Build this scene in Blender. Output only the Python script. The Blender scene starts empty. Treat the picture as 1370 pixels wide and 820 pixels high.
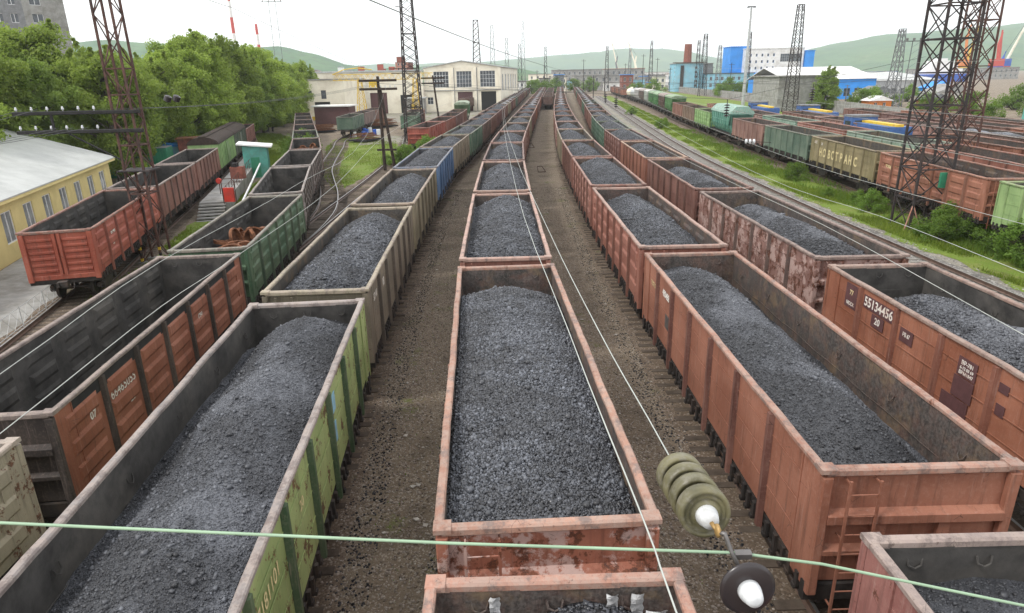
import bpy, math, random
import numpy as np
from mathutils import Vector, Matrix
R=math.radians
sc=bpy.context.scene
col=sc.collection
rng=random.Random(7)
# ------------------------------------------------------------------ mesh helpers
class MB:
    def __init__(s): s.v=[];s.f=[];s.m=[]
    def poly(s,pts,mi=0):
        n=len(s.v); s.v+= [tuple(p) for p in pts]; s.f.append(tuple(range(n,n+len(pts)))); s.m.append(mi)
    def hexa(s,p,mi=0):          # 8 points: bottom 4 ccw, top 4 ccw
        n=len(s.v); s.v+=[tuple(q) for q in p]
        for f in ((3,2,1,0),(4,5,6,7),(0,1,5,4),(1,2,6,5),(2,3,7,6),(3,0,4,7)):
            s.f.append(tuple(n+i for i in f)); s.m.append(mi)
        return s
    def box(s,x0,x1,y0,y1,z0,z1,mi=0):
        return s.hexa([(x0,y0,z0),(x1,y0,z0),(x1,y1,z0),(x0,y1,z0),(x0,y0,z1),(x1,y0,z1),(x1,y1,z1),(x0,y1,z1)],mi)
    def ext(s,sec,a,b,axis,mi=0):
        """extrude a closed 2D section between a and b along an axis ('x','y','z')"""
        n=len(s.v);k=len(sec)
        for t in (a,b):
            for (p,q) in sec:
                s.v.append({'x':(t,p,q),'y':(p,t,q),'z':(p,q,t)}[axis])
        for i in range(k):
            j=(i+1)%k; s.f.append((n+i,n+j,n+k+j,n+k+i)); s.m.append(mi)
        s.f.append(tuple(n+k+i for i in range(k))); s.m.append(mi)
        s.f.append(tuple(n+i for i in reversed(range(k)))); s.m.append(mi)
        return s
    def cbox(s,x0,x1,y0,y1,z0,z1,axis,c=.015,mi=0):
        d={'x':(y0,y1,z0,z1),'y':(x0,x1,z0,z1),'z':(x0,x1,y0,y1)}[axis]
        p0,p1,q0,q1=d
        sec=[(p0+c,q0),(p1-c,q0),(p1,q0+c),(p1,q1-c),(p1-c,q1),(p0+c,q1),(p0,q1-c),(p0,q0+c)]
        a,b={'x':(x0,x1),'y':(y0,y1),'z':(z0,z1)}[axis]
        return s.ext(sec,a,b,axis,mi)
    def tube(s,pts,r,n=6,mi=0,cap=True):
        pts=[Vector(p) for p in pts]; base=len(s.v); m=len(pts)
        up=None
        for i,p in enumerate(pts):
            t=(pts[min(i+1,m-1)]-pts[max(i-1,0)]).normalized()
            if up is None: up=Vector((0,0,1)) if abs(t.z)<.95 else Vector((1,0,0))
            a=t.cross(up).normalized(); b=a.cross(t).normalized()
            rr=r[i] if isinstance(r,(list,tuple)) else r
            for k in range(n):
                th=2*math.pi*(k+.5)/n
                q=p+a*(rr*math.cos(th))+b*(rr*math.sin(th)); s.v.append(tuple(q))
        for i in range(m-1):
            for k in range(n):
                k2=(k+1)%n
                s.f.append((base+i*n+k,base+i*n+k2,base+(i+1)*n+k2,base+(i+1)*n+k)); s.m.append(mi)
        if cap:
            s.f.append(tuple(base+k for k in reversed(range(n)))); s.m.append(mi)
            s.f.append(tuple(base+(m-1)*n+k for k in range(n))); s.m.append(mi)
        return s
    def beam(s,a,b,w=.05,mi=0): return s.tube([a,b],w*.7,4,mi)
    def lathe(s,prof,c,axis,n=20,mi=0):
        """prof: list of (r, t) along the unit vector axis from centre c"""
        c=Vector(c); ax=Vector(axis).normalized()
        u=ax.cross(Vector((0,0,1)) if abs(ax.z)<.9 else Vector((1,0,0))).normalized(); w=ax.cross(u)
        base=len(s.v);m=len(prof)
        for (r,t) in prof:
            for k in range(n):
                th=2*math.pi*k/n; s.v.append(tuple(c+ax*t+u*(r*math.cos(th))+w*(r*math.sin(th))))
        for i in range(m-1):
            for k in range(n):
                k2=(k+1)%n; s.f.append((base+i*n+k,base+i*n+k2,base+(i+1)*n+k2,base+(i+1)*n+k)); s.m.append(mi)
        s.f.append(tuple(base+k for k in reversed(range(n)))); s.m.append(mi)
        s.f.append(tuple(base+(m-1)*n+k for k in range(n))); s.m.append(mi)
        return s
    def mesh(s,name,mats,smooth=False):
        me=bpy.data.meshes.new(name); me.from_pydata(s.v,[],s.f)
        for mt in (mats if isinstance(mats,(list,tuple)) else [mats]): me.materials.append(mt)
        me.polygons.foreach_set('material_index',s.m)
        if smooth: me.polygons.foreach_set('use_smooth',[True]*len(s.f))
        me.update(); return me
    def obj(s,name,mats,parent=None,loc=(0,0,0),smooth=False,c=None):
        return link(name,s.mesh(name,mats,smooth),parent,loc,c)
def link(name,me,parent=None,loc=(0,0,0),c=None):
    o=bpy.data.objects.new(name,me); col.objects.link(o); o.location=loc
    if parent is not None:
        o.parent=parent
        if c is None: c=tuple(parent.color)
    if c is not None: o.color=c
    return o
def npmesh(name,V,Fq,mats,smooth=False,mi=None):
    V=np.asarray(V,dtype=np.float32); Fq=np.asarray(Fq,dtype=np.int32)
    me=bpy.data.meshes.new(name); n,k=Fq.shape
    me.vertices.add(len(V)); me.vertices.foreach_set('co',V.ravel())
    me.loops.add(n*k); me.loops.foreach_set('vertex_index',Fq.ravel())
    me.polygons.add(n); me.polygons.foreach_set('loop_start',np.arange(0,n*k,k,dtype=np.int32))
    me.polygons.foreach_set('loop_total',np.full(n,k,dtype=np.int32))
    for mt in (mats if isinstance(mats,(list,tuple)) else [mats]): me.materials.append(mt)
    if smooth: me.polygons.foreach_set('use_smooth',np.ones(n,dtype=bool))
    if mi is not None: me.polygons.foreach_set('material_index',mi)
    me.update(calc_edges=True); me.validate(); return me
def tag(o,label,cat,group=None):
    o['label']=label; o['category']=cat
    if group: o['group']=group
    return o
def struct(o,kind='structure'): o['kind']=kind; return o
def thing(name,label,cat,loc=(0,0,0),rz=0,group=None,c=(1,1,1,1)):
    o=bpy.data.objects.new(name,None); col.objects.link(o); o.location=loc; o.rotation_euler=(0,0,rz)
    o.empty_display_size=.3; o.color=c
    return tag(o,label,cat,group)
# ------------------------------------------------------------------ materials
class NT:
    def __init__(s,name):
        s.mat=bpy.data.materials.new(name); s.mat.use_nodes=True; s.t=s.mat.node_tree; s.t.nodes.clear()
        s.out=s.n('ShaderNodeOutputMaterial')
    def n(s,typ,**kw):
        nd=s.t.nodes.new(typ)
        for k,v in kw.items():
            if k.startswith('i_'):
                key=k[2:].replace('_',' ') if not k[2:].isdigit() else int(k[2:])
                s.set(nd.inputs[key],v)
            else: setattr(nd,k,v)
        return nd
    def set(s,inp,v):
        if hasattr(v,'is_linked') or isinstance(v,bpy.types.NodeSocket): s.t.links.new(v,inp)
        else:
            if isinstance(v,(tuple,list)) and len(v)==3 and inp.type=='RGBA': v=(*v,1)
            inp.default_value=v
    def coord(s,kind='Object',rnd=True,scale=(1,1,1)):
        tc=s.n('ShaderNodeTexCoord'); v=tc.outputs[kind]
        if rnd:
            oi=s.n('ShaderNodeObjectInfo'); mu=s.n('ShaderNodeMath',operation='MULTIPLY',i_0=oi.outputs['Random'],i_1=137.0)
            ad=s.n('ShaderNodeVectorMath',operation='ADD',i_0=v); s.t.links.new(mu.outputs[0],ad.inputs[1]); v=ad.outputs[0]
        if scale!=(1,1,1):
            mp=s.n('ShaderNodeVectorMath',operation='MULTIPLY',i_0=v,i_1=scale); v=mp.outputs[0]
        return v
    def noise(s,v,scale,detail=4,rough=.6,out='Fac'):
        return s.n('ShaderNodeTexNoise',i_Vector=v,i_Scale=scale,i_Detail=detail,i_Roughness=rough).outputs[out]
    def vor(s,v,scale,feature='F1',rnd=1.0):
        return s.n('ShaderNodeTexVoronoi',feature=feature,i_Vector=v,i_Scale=scale,i_Randomness=rnd)
    def ramp(s,f,a,b,lo=0.,hi=1.):
        return s.n('ShaderNodeMapRange',interpolation_type='SMOOTHSTEP',i_0=f,i_1=a,i_2=b,i_3=lo,i_4=hi).outputs[0]
    def mix(s,f,a,b,blend='MIX'):
        m=s.n('ShaderNodeMix',data_type='RGBA',blend_type=blend)
        s.set(m.inputs[0],f); s.set(m.inputs[6],a); s.set(m.inputs[7],b); return m.outputs[2]
    def math(s,op,a,b=0.):
        m=s.n('ShaderNodeMath',operation=op); s.set(m.inputs[0],a); s.set(m.inputs[1],b); return m.outputs[0]
    def bsdf(s,color,rough=.6,spec=.5,metal=0.,normal=None):
        b=s.n('ShaderNodeBsdfPrincipled'); s.set(b.inputs['Base Color'],color); s.set(b.inputs['Roughness'],rough)
        s.set(b.inputs['Specular IOR Level'],spec); s.set(b.inputs['Metallic'],metal)
        if normal is not None: s.set(b.inputs['Normal'],normal)
        s.t.links.new(b.outputs[0],s.out.inputs[0]); return b
    def bump(s,h,dist=.01,strength=.5,normal=None):
        b=s.n('ShaderNodeBump',i_Height=h,i_Distance=dist,i_Strength=strength)
        if normal is not None: s.set(b.inputs['Normal'],normal)
        return b.outputs[0]
def simple(name,c,rough=.7,var=.25,scale=3.,spec=.4,metal=0.,dirt=None,bump=0.):
    m=NT(name); v=m.coord()
    n=m.noise(v,scale,5,.65)
    k=m.ramp(n,.25,.75)
    colr=m.mix(k,tuple(x*(1-var) for x in c),tuple(min(1,x*(1+var)) for x in c))
    if dirt: colr=m.mix(m.math('MULTIPLY',m.ramp(m.noise(v,scale*.37,6,.7),.45,.7),.8),colr,dirt)
    m.bsdf(colr,rough,spec,metal,m.bump(m.noise(v,scale*12,3),.02,bump) if bump else None)
    return m.mat
def paint_mat(name,inner=False,rim=False):
    """weathered wagon paint: body colour from the object's own colour, alpha of it = how worn"""
    m=NT(name); v=m.coord(); oi=m.n('ShaderNodeObjectInfo')
    C=oi.outputs['Color']; W=oi.outputs['Alpha']
    big=m.noise(v,.55,4,.55); mid=m.noise(v,2.6,6,.68); fine=m.noise(v,17.,5,.7)
    c=m.mix(m.ramp(big,.3,.7),m.mix(.30,C,(.02,.014,.010)),m.mix(.08,C,(.75,.55,.42)))
    c=m.mix(m.math('MULTIPLY',m.ramp(fine,.45,.72),.16),c,m.mix(.4,C,(.9,.72,.58)))
    # streaks running down
    vs=m.n('ShaderNodeVectorMath',operation='MULTIPLY',i_0=v,i_1=(5.5,5.5,.35)).outputs[0]
    st=m.noise(vs,1.0,5,.7)
    c=m.mix(m.math('MULTIPLY',m.ramp(st,.5,.72),.45),c,(.035,.022,.017))
    c=m.mix(m.math('MULTIPLY',m.ramp(m.noise(vs,2.3,4,.7),.56,.75),.25),c,(.55,.42,.36))
    # rust where the paint is gone, more of it the more worn the wagon
    thr=m.math('SUBTRACT',.73,m.math('MULTIPLY',W,.30))
    mm=m.math('ADD',m.math('MULTIPLY',mid,.75),m.math('MULTIPLY',fine,.25))
    chip=m.ramp(m.math('SUBTRACT',mm,thr),0.,.035)
    rustc=m.mix(m.ramp(fine,.35,.65),(.026,.013,.010),(.15,.052,.026))
    c=m.mix(m.math('MULTIPLY',chip,.9),c,rustc)
    peel=m.math('MULTIPLY',m.ramp(m.noise(v,1.5,7,.72),.50,.56),m.ramp(W,.62,.75)); c=m.mix(m.math('MULTIPLY',peel,.85),c,(.44,.32,.285))
    sc1=m.vor(m.n('ShaderNodeVectorMath',operation='MULTIPLY',i_0=v,i_1=(2.,.9,1.6)).outputs[0],1.3,'DISTANCE_TO_EDGE').outputs['Distance']
    c=m.mix(m.math('MULTIPLY',m.math('MULTIPLY',m.ramp(sc1,.012,.0),m.ramp(mid,.52,.6)),.75),c,(.03,.02,.016))
    if inner:
        dust=m.ramp(mid,.28,.62)
        c=m.mix(m.math('ADD',.76,m.math('MULTIPLY',dust,.22)),c,m.mix(m.ramp(fine,.35,.65),(.034,.031,.029),(.095,.085,.077)))
        c=m.mix(m.math('MULTIPLY',m.ramp(m.noise(v,1.1,5,.7),.5,.68),.55),c,(.20,.135,.075))
        c=m.mix(m.math('MULTIPLY',m.ramp(m.noise(vs,1.7,4,.75),.52,.7),.5),c,(.02,.018,.017))
    if rim:
        va=m.n('ShaderNodeVectorMath',operation='MULTIPLY',i_0=v,i_1=(3.2,2.4,3.2)).outputs[0]
        c=m.mix(m.math('MULTIPLY',m.ramp(m.noise(va,1.6,7,.78),.40,.60),.55),c,(.33,.265,.225))
        c=m.mix(m.math('MULTIPLY',m.ramp(m.noise(va,.9,6,.75),.50,.64),.75),c,(.14,.11,.10))
        c=m.mix(m.math('MULTIPLY',m.ramp(m.noise(v,15.,5,.75),.58,.70),.7),c,(.055,.028,.02))
    m.bsdf(c,m.ramp(fine,.2,.8,.5,.85),.35,0.,m.bump(m.math('ADD',fine,m.math('MULTIPLY',mid,2.)),.01,.35))
    return m.mat
M={}
M['paint']=paint_mat('weathered_paint'); M['inner']=paint_mat('coal_dusted_steel',inner=True); M['inner_dark']=simple('sooty_steel',(.050,.047,.044),.8,.5,1.6,.3,dirt=(.105,.095,.083),bump=.25); M['rim']=paint_mat('worn_rim_paint',rim=True)
M['under']=simple('grimy_underframe',(.028,.024,.022),.8,.5,4.,.3,dirt=(.07,.05,.038))
M['bogie']=simple('greasy_iron',(.03,.025,.022),.6,.5,6.,.4,dirt=(.09,.055,.04))
M['dark']=simple('black_grime',(.018,.017,.017),.85,.4,5.)
M['wheel_rust']=simple('rusted_steel',(.20,.085,.042),.8,.5,5.,.3,dirt=(.07,.035,.022),bump=.3)
M['steel']=simple('worn_steel',(.16,.15,.145),.45,.3,4.,.5,.6)
M['latt_rust']=simple('rusty_lattice',(.092,.047,.037),.8,.45,3.,.3,dirt=(.035,.026,.025))
M['latt_dark']=simple('dark_lattice',(.034,.029,.029),.75,.4,3.,.3,dirt=(.075,.048,.04))
M['latt_grey']=simple('grey_lattice',(.16,.165,.17),.7,.3,2.)
M['galv']=simple('galvanised',(.42,.43,.43),.5,.2,2.,.5,.3)
M['white']=simple('white_paint',(.74,.74,.72),.6,.1,1.,dirt=(.5,.48,.44))
M['cream']=simple('cream_render',(.80,.75,.62),.85,.07,.5,.3,dirt=(.60,.53,.42))
M['yellow_wall']=simple('yellow_render',(.66,.555,.25),.85,.08,.6,.3,dirt=(.50,.41,.17))
M['glass']=simple('window_glass',(.05,.06,.07),.12,.5,.6,.6)
M['glass_pale']=simple('painted_reflection_glass',(.20,.22,.23),.1,.4,.8,.7); M['frame_white']=simple('white_frame',(.75,.76,.76),.5,.06,2.)  # pane colour lightened to paint in the pale sky reflection
M['concrete']=simple('grey_concrete',(.30,.295,.28),.9,.2,1.2,.3,dirt=(.16,.15,.13),bump=.3)
M['brick']=simple('red_brick',(.24,.085,.06),.9,.3,3.,.3,dirt=(.14,.06,.05))
M['blue']=simple('blue_cladding',(.03,.26,.72),.6,.12,.3); M['deepblue']=simple('deep_blue_cladding',(.02,.09,.42),.6,.15,.3)
M['lightblue']=simple('pale_blue_render',(.22,.47,.58),.8,.15,.3,dirt=(.3,.42,.46))
M['yellow']=simple('yellow_enamel',(.70,.47,.03),.5,.12,2.,dirt=(.45,.30,.06))
M['red']=simple('red_enamel',(.52,.045,.03),.5,.15,2.,dirt=(.3,.05,.04))
M['green_en']=simple('green_enamel',(.03,.22,.12),.6,.2,1.5,dirt=(.05,.15,.09))
M['teal']=simple('teal_paint',(.10,.34,.29),.7,.15,1.5,dirt=(.12,.22,.19))
M['wood']=simple('dark_wood',(.045,.033,.027),.9,.4,4.,.2,bump=.4)
M['plank']=simple('weathered_planks',(.22,.17,.13),.9,.3,3.,.2)
M['orange']=simple('orange_enamel',(.62,.20,.04),.6,.15,1.)
M['shipwhite']=simple('ship_white',(.8,.8,.8),.5,.05,.2)
def wire_mat(name,c): return simple(name,c,.55,.12,3.,.4,.0)
M['wire_white']=wire_mat('bright_wire',(.40,.42,.39)); M['wire_green']=wire_mat('green_rope',(.28,.40,.27)); M['wire_dark']=wire_mat('dark_wire',(.07,.075,.07))
def corr_roof():
    m=NT('corrugated_roof'); v=m.coord(); n=m.noise(v,.5,5,.7)
    w=m.n('ShaderNodeTexWave',i_Vector=v,i_Scale=2.1,wave_type='BANDS',bands_direction='Y')
    vs=m.n('ShaderNodeVectorMath',operation='MULTIPLY',i_0=v,i_1=(.12,1.6,.12)).outputs[0]
    c=m.mix(m.ramp(n,.3,.7),(.40,.41,.395),(.51,.52,.50))
    c=m.mix(m.math('MULTIPLY',m.ramp(m.noise(vs,1.,5,.7),.63,.76),.6),c,(.32,.15,.07))
    m.bsdf(c,.5,.4,.2,m.bump(w.outputs['Fac'],.03,.8)); return m.mat
M['roof']=corr_roof()
def coal_mat(name,cell,lo,hi,tilt,fleck):
    """broken coal: every lump has its own facet, so the sky glints off it"""
    m=NT(name); v=m.coord('Object',rnd=False)
    vo=m.vor(v,1/cell); vo2=m.vor(v,2.3/cell)
    ge=m.n('ShaderNodeNewGeometry')
    def off(vx,k):
        a=m.n('ShaderNodeVectorMath',operation='SUBTRACT',i_0=vx.outputs['Color'],i_1=(.5,.5,.5)).outputs[0]
        return m.n('ShaderNodeVectorMath',operation='SCALE',i_0=a,i_Scale=k).outputs[0]
    nn=m.n('ShaderNodeVectorMath',operation='ADD',i_0=ge.outputs['Normal'],i_1=off(vo,tilt)).outputs[0]
    nn=m.n('ShaderNodeVectorMath',operation='ADD',i_0=nn,i_1=off(vo2,tilt*.6)).outputs[0]
    nn=m.n('ShaderNodeVectorMath',operation='NORMALIZE',i_0=nn).outputs[0]
    nn=m.bump(vo.outputs['Distance'],cell*.7,.6,nn)
    sep=m.n('ShaderNodeSeparateColor',i_0=vo.outputs['Color']).outputs
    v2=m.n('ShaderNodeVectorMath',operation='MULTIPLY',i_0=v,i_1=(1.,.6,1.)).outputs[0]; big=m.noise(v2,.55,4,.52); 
    c=m.mix(sep[1],lo,hi); c=m.mix(m.math('MULTIPLY',m.ramp(big,.47,.56),.62),c,tuple(x*.42 for x in lo)); c=m.mix(m.math('MULTIPLY',m.ramp(big,.49,.42),.6),c,tuple(x*1.55 for x in hi))  # broad dark and pale patches: coal tone plus painted slope shade and ridge light
    gap=m.ramp(vo.outputs['Distance'],.55,.85,1.,.45)
    c=m.mix(1.,c,m.n('ShaderNodeCombineColor',i_0=gap,i_1=gap,i_2=gap).outputs[0],'MULTIPLY')
    c=m.mix(m.math('MULTIPLY',m.ramp(sep[2],1-fleck,1-fleck*.7),.6),c,(.20,.21,.23))
    b=m.bsdf(c,m.ramp(sep[0],0.,1.,.3,.62),.55,0.,nn); return m.mat
M['coal_nut']=coal_mat('lump_coal',.045,(.012,.012,.014),(.04,.043,.05),1.0,.0)
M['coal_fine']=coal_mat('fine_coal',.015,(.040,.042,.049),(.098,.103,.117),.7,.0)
M['coal_far']=coal_mat('heaped_coal',.04,(.036,.039,.046),(.12,.128,.148),.9,.05)
def ground_mat(name,cols,cell,moss=0.,mosscol=(.10,.13,.025),dark=.5,leaf=.0):
    m=NT(name); v=m.coord('Object',rnd=False)
    vo=m.vor(v,1/cell); sep=m.n('ShaderNodeSeparateColor',i_0=vo.outputs['Color']).outputs
    big=m.noise(v,.16,5,.6); mid=m.noise(v,1.1,6,.65)
    c=m.mix(sep[0],cols[0],cols[1]); c=m.mix(m.ramp(sep[1],.75,.95),c,cols[2])
    c=m.mix(m.math('MULTIPLY',m.ramp(mid,.4,.66),dark),c,tuple(x*.45 for x in cols[0]))
    c=m.mix(m.math('MULTIPLY',m.ramp(big,.35,.65),.35),c,cols[1]); c=m.mix(m.math('MULTIPLY',m.ramp(m.noise(v,.32,6,.68),.50,.62),.45),c,tuple(x*.42 for x in cols[0]))
    if moss:
        f=m.ramp(m.math('ADD',m.math('MULTIPLY',m.noise(v,.45,5,.7),.7),m.math('MULTIPLY',mid,.3)),.60-moss*.3,.68-moss*.3)
        c=m.mix(m.math('MULTIPLY',f,m.ramp(m.noise(v,9.,4,.7),.3,.6)),c,mosscol)
    if leaf: c=m.mix(m.math('MULTIPLY',m.ramp(sep[2],1-leaf,1.),.8),c,(.42,.40,.36))
    h=m.math('ADD',m.math('MULTIPLY',m.math('SUBTRACT',1.,vo.outputs['Distance']),1.),m.math('MULTIPLY',m.noise(v,3.,5,.7),1.5))
    m.bsdf(c,.92,.25,0.,m.bump(h,cell*.8,.55)); return m.mat
M['ground']=ground_mat('yard_gravel',((.150,.115,.080),(.225,.178,.130),(.36,.315,.26)),.034,.14,(.12,.14,.035),.16,.03)
M['ballast']=ground_mat('grey_ballast',((.11,.10,.092),(.22,.205,.19),(.34,.33,.31)),.07,.08,(.12,.13,.04),.35,.02)
M['ballast_dark']=ground_mat('oily_ballast',((.110,.080,.056),(.185,.140,.102),(.30,.25,.205)),.04,.1,(.09,.11,.03),.22,.02)
M['path']=ground_mat('dusty_dirt',((.20,.18,.15),(.27,.25,.21),(.36,.34,.30)),.05,.25,(.16,.19,.04),.3,.02)
M['grass_soil']=ground_mat('grassy_earth',((.12,.145,.03),(.18,.21,.045),(.24,.25,.08)),.09,.6,(.13,.20,.025),.4,.0)
M['sleeper']=simple('tarred_sleeper',(.095,.074,.058),.9,.35,3.,.2,dirt=(.14,.115,.09),bump=.5)
M['sleeper_pale']=simple('concrete_sleeper',(.24,.225,.20),.9,.25,3.,.2,dirt=(.15,.13,.11),bump=.4)
M['rail']=simple('rail_steel',(.13,.085,.065),.55,.3,3.,.4,.3); M['railtop']=simple('rail_head',(.36,.35,.34),.42,.2,3.,.5,.8)
def leaf_mat(name,a,b,dead=0.):
    m=NT(name); ge=m.n('ShaderNodeNewGeometry'); r=ge.outputs['Random Per Island']
    v=m.coord('Object',rnd=True); c=m.mix(r,a,b); c=m.mix(m.math('MULTIPLY',m.ramp(m.noise(v,.35,3),.35,.65),.5),c,tuple(x*.7 for x in a))
    oi=m.n('ShaderNodeObjectInfo'); hs=m.n('ShaderNodeHueSaturation',i_Color=c)
    s_=m.ramp(oi.outputs['Random'],0.,1.,.8,1.2); m.set(hs.inputs['Value'],s_)
    d=m.n('ShaderNodeBsdfPrincipled'); m.set(d.inputs['Base Color'],hs.outputs[0]); d.inputs['Roughness'].default_value=.6; d.inputs['Specular IOR Level'].default_value=.25
    t=m.n('ShaderNodeBsdfTranslucent'); m.set(t.inputs[0],m.mix(.35,hs.outputs[0],(.30,.42,.05)))
    x=m.n('ShaderNodeMixShader',i_0=.52); m.t.links.new(d.outputs[0],x.inputs[1]); m.t.links.new(t.outputs[0],x.inputs[2])
    m.t.links.new(x.outputs[0],m.out.inputs[0]); return m.mat
M['leaf']=leaf_mat('poplar_leaves',(.235,.335,.055),(.38,.465,.105))
M['leaf_dark']=leaf_mat('dark_leaves',(.19,.285,.06),(.30,.39,.10))
def stone_mat(name,a,b):
    m=NT(name); ge=m.n('ShaderNodeNewGeometry'); m.bsdf(m.mix(ge.outputs['Random Per Island'],a,b),.9,.2); return m.mat
M['grass']=leaf_mat('grass_blades',(.11,.17,.02),(.24,.29,.05))
M['bush']=leaf_mat('bush_leaves',(.11,.20,.035),(.20,.31,.06))
M['bark']=simple('grey_bark',(.09,.075,.06),.9,.3,4.,bump=.5)
def disc_mat():
    m=NT('porcelain_brown'); m.bsdf((.028,.022,.023),.28,.5); return m.mat
M['disc']=disc_mat()
def disc_mat2():
    m=NT('olive_glazed'); v=m.coord('Object',rnd=False)
    c=m.mix(m.ramp(m.noise(v,4.,3),.35,.65),(.085,.078,.040),(.16,.145,.075)); c=m.mix(m.math('MULTIPLY',m.ramp(m.noise(v,14.,5,.7),.45,.65),.6),c,(.20,.185,.15)); b=m.bsdf(c,m.ramp(m.noise(v,9.,4,.7),.3,.7,.35,.7),.45); return m.mat
M['olive']=disc_mat2()
M['cap']=simple('white_cap',(.60,.62,.63),.45,.12,12.,.4,dirt=(.36,.35,.33))
M['brass']=simple('corroded_brass',(.35,.22,.08),.5,.3,8.,.5,.3)
M['foil']=simple('torn_tape',(.5,.5,.5),.35,.4,9.,.5,.3)
M['letter']=simple('white_stencil',(.72,.70,.64),.7,.15,9.,dirt=(.45,.30,.22)); M['letter_y']=simple('yellow_stencil',(.62,.52,.28),.7,.2,9.)
M['maroon']=simple('maroon_patch',(.10,.045,.045),.7,.2,5.)
M['skyblue_patch']=simple('blue_patch',(.22,.42,.55),.7,.2,6.,dirt=(.3,.4,.3))
M['chalk']=simple('chalky_paint',(.40,.22,.17),.9,.3,3.,.2,dirt=(.33,.12,.08))

def lump_mat():
    m=NT('coal_lumps'); ge=m.n('ShaderNodeNewGeometry'); r=ge.outputs['Random Per Island']; v=m.coord('Object',rnd=False)
    c=m.mix(m.math('POWER',r,1.3),(.014,.015,.018),(.155,.165,.19)); c=m.mix(m.math('MULTIPLY',m.ramp(m.noise(v,.55,6,.6),.47,.56),.5),c,(.02,.019,.02))  # broad dark patches: coal tone and slope shade painted into the lumps
    r2=m.math('FRACT',m.math('MULTIPLY',r,37.7)); m.bsdf(c,m.ramp(r2,0.,1.,.28,.6),.6,0.,m.bump(m.noise(v,70.,3,.6),.004,.4)); return m.mat
M['lumps']=lump_mat()
def lump_mat2():
    m=NT('coal_grains'); ge=m.n('ShaderNodeNewGeometry'); r=ge.outputs['Random Per Island']; v=m.coord('Object',rnd=False)
    c=m.mix(m.math('POWER',r,1.6),(.030,.031,.036),(.135,.142,.16)); v2=m.n('ShaderNodeVectorMath',operation='MULTIPLY',i_0=v,i_1=(1.,.6,1.)).outputs[0]; big=m.noise(v2,.55,4,.52); c=m.mix(m.math('MULTIPLY',m.ramp(big,.47,.56),.5),c,(.022,.021,.022)); c=m.mix(m.math('MULTIPLY',m.ramp(big,.49,.42),.5),c,(.15,.157,.175))  # same patches on the grains: dusty tone mixed with painted ridge light and shade
    m.bsdf(c,.5,.5); return m.mat
M['grains']=lump_mat2()
def letter_soft(): pass
M['chalk_litter']=simple('pale_litter',(.45,.42,.38),.8,.4,5.,.2,dirt=(.3,.24,.18))
M['loco_blue']=simple('faded_blue',(.045,.115,.30),.6,.25,1.5,dirt=(.07,.09,.15))
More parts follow.
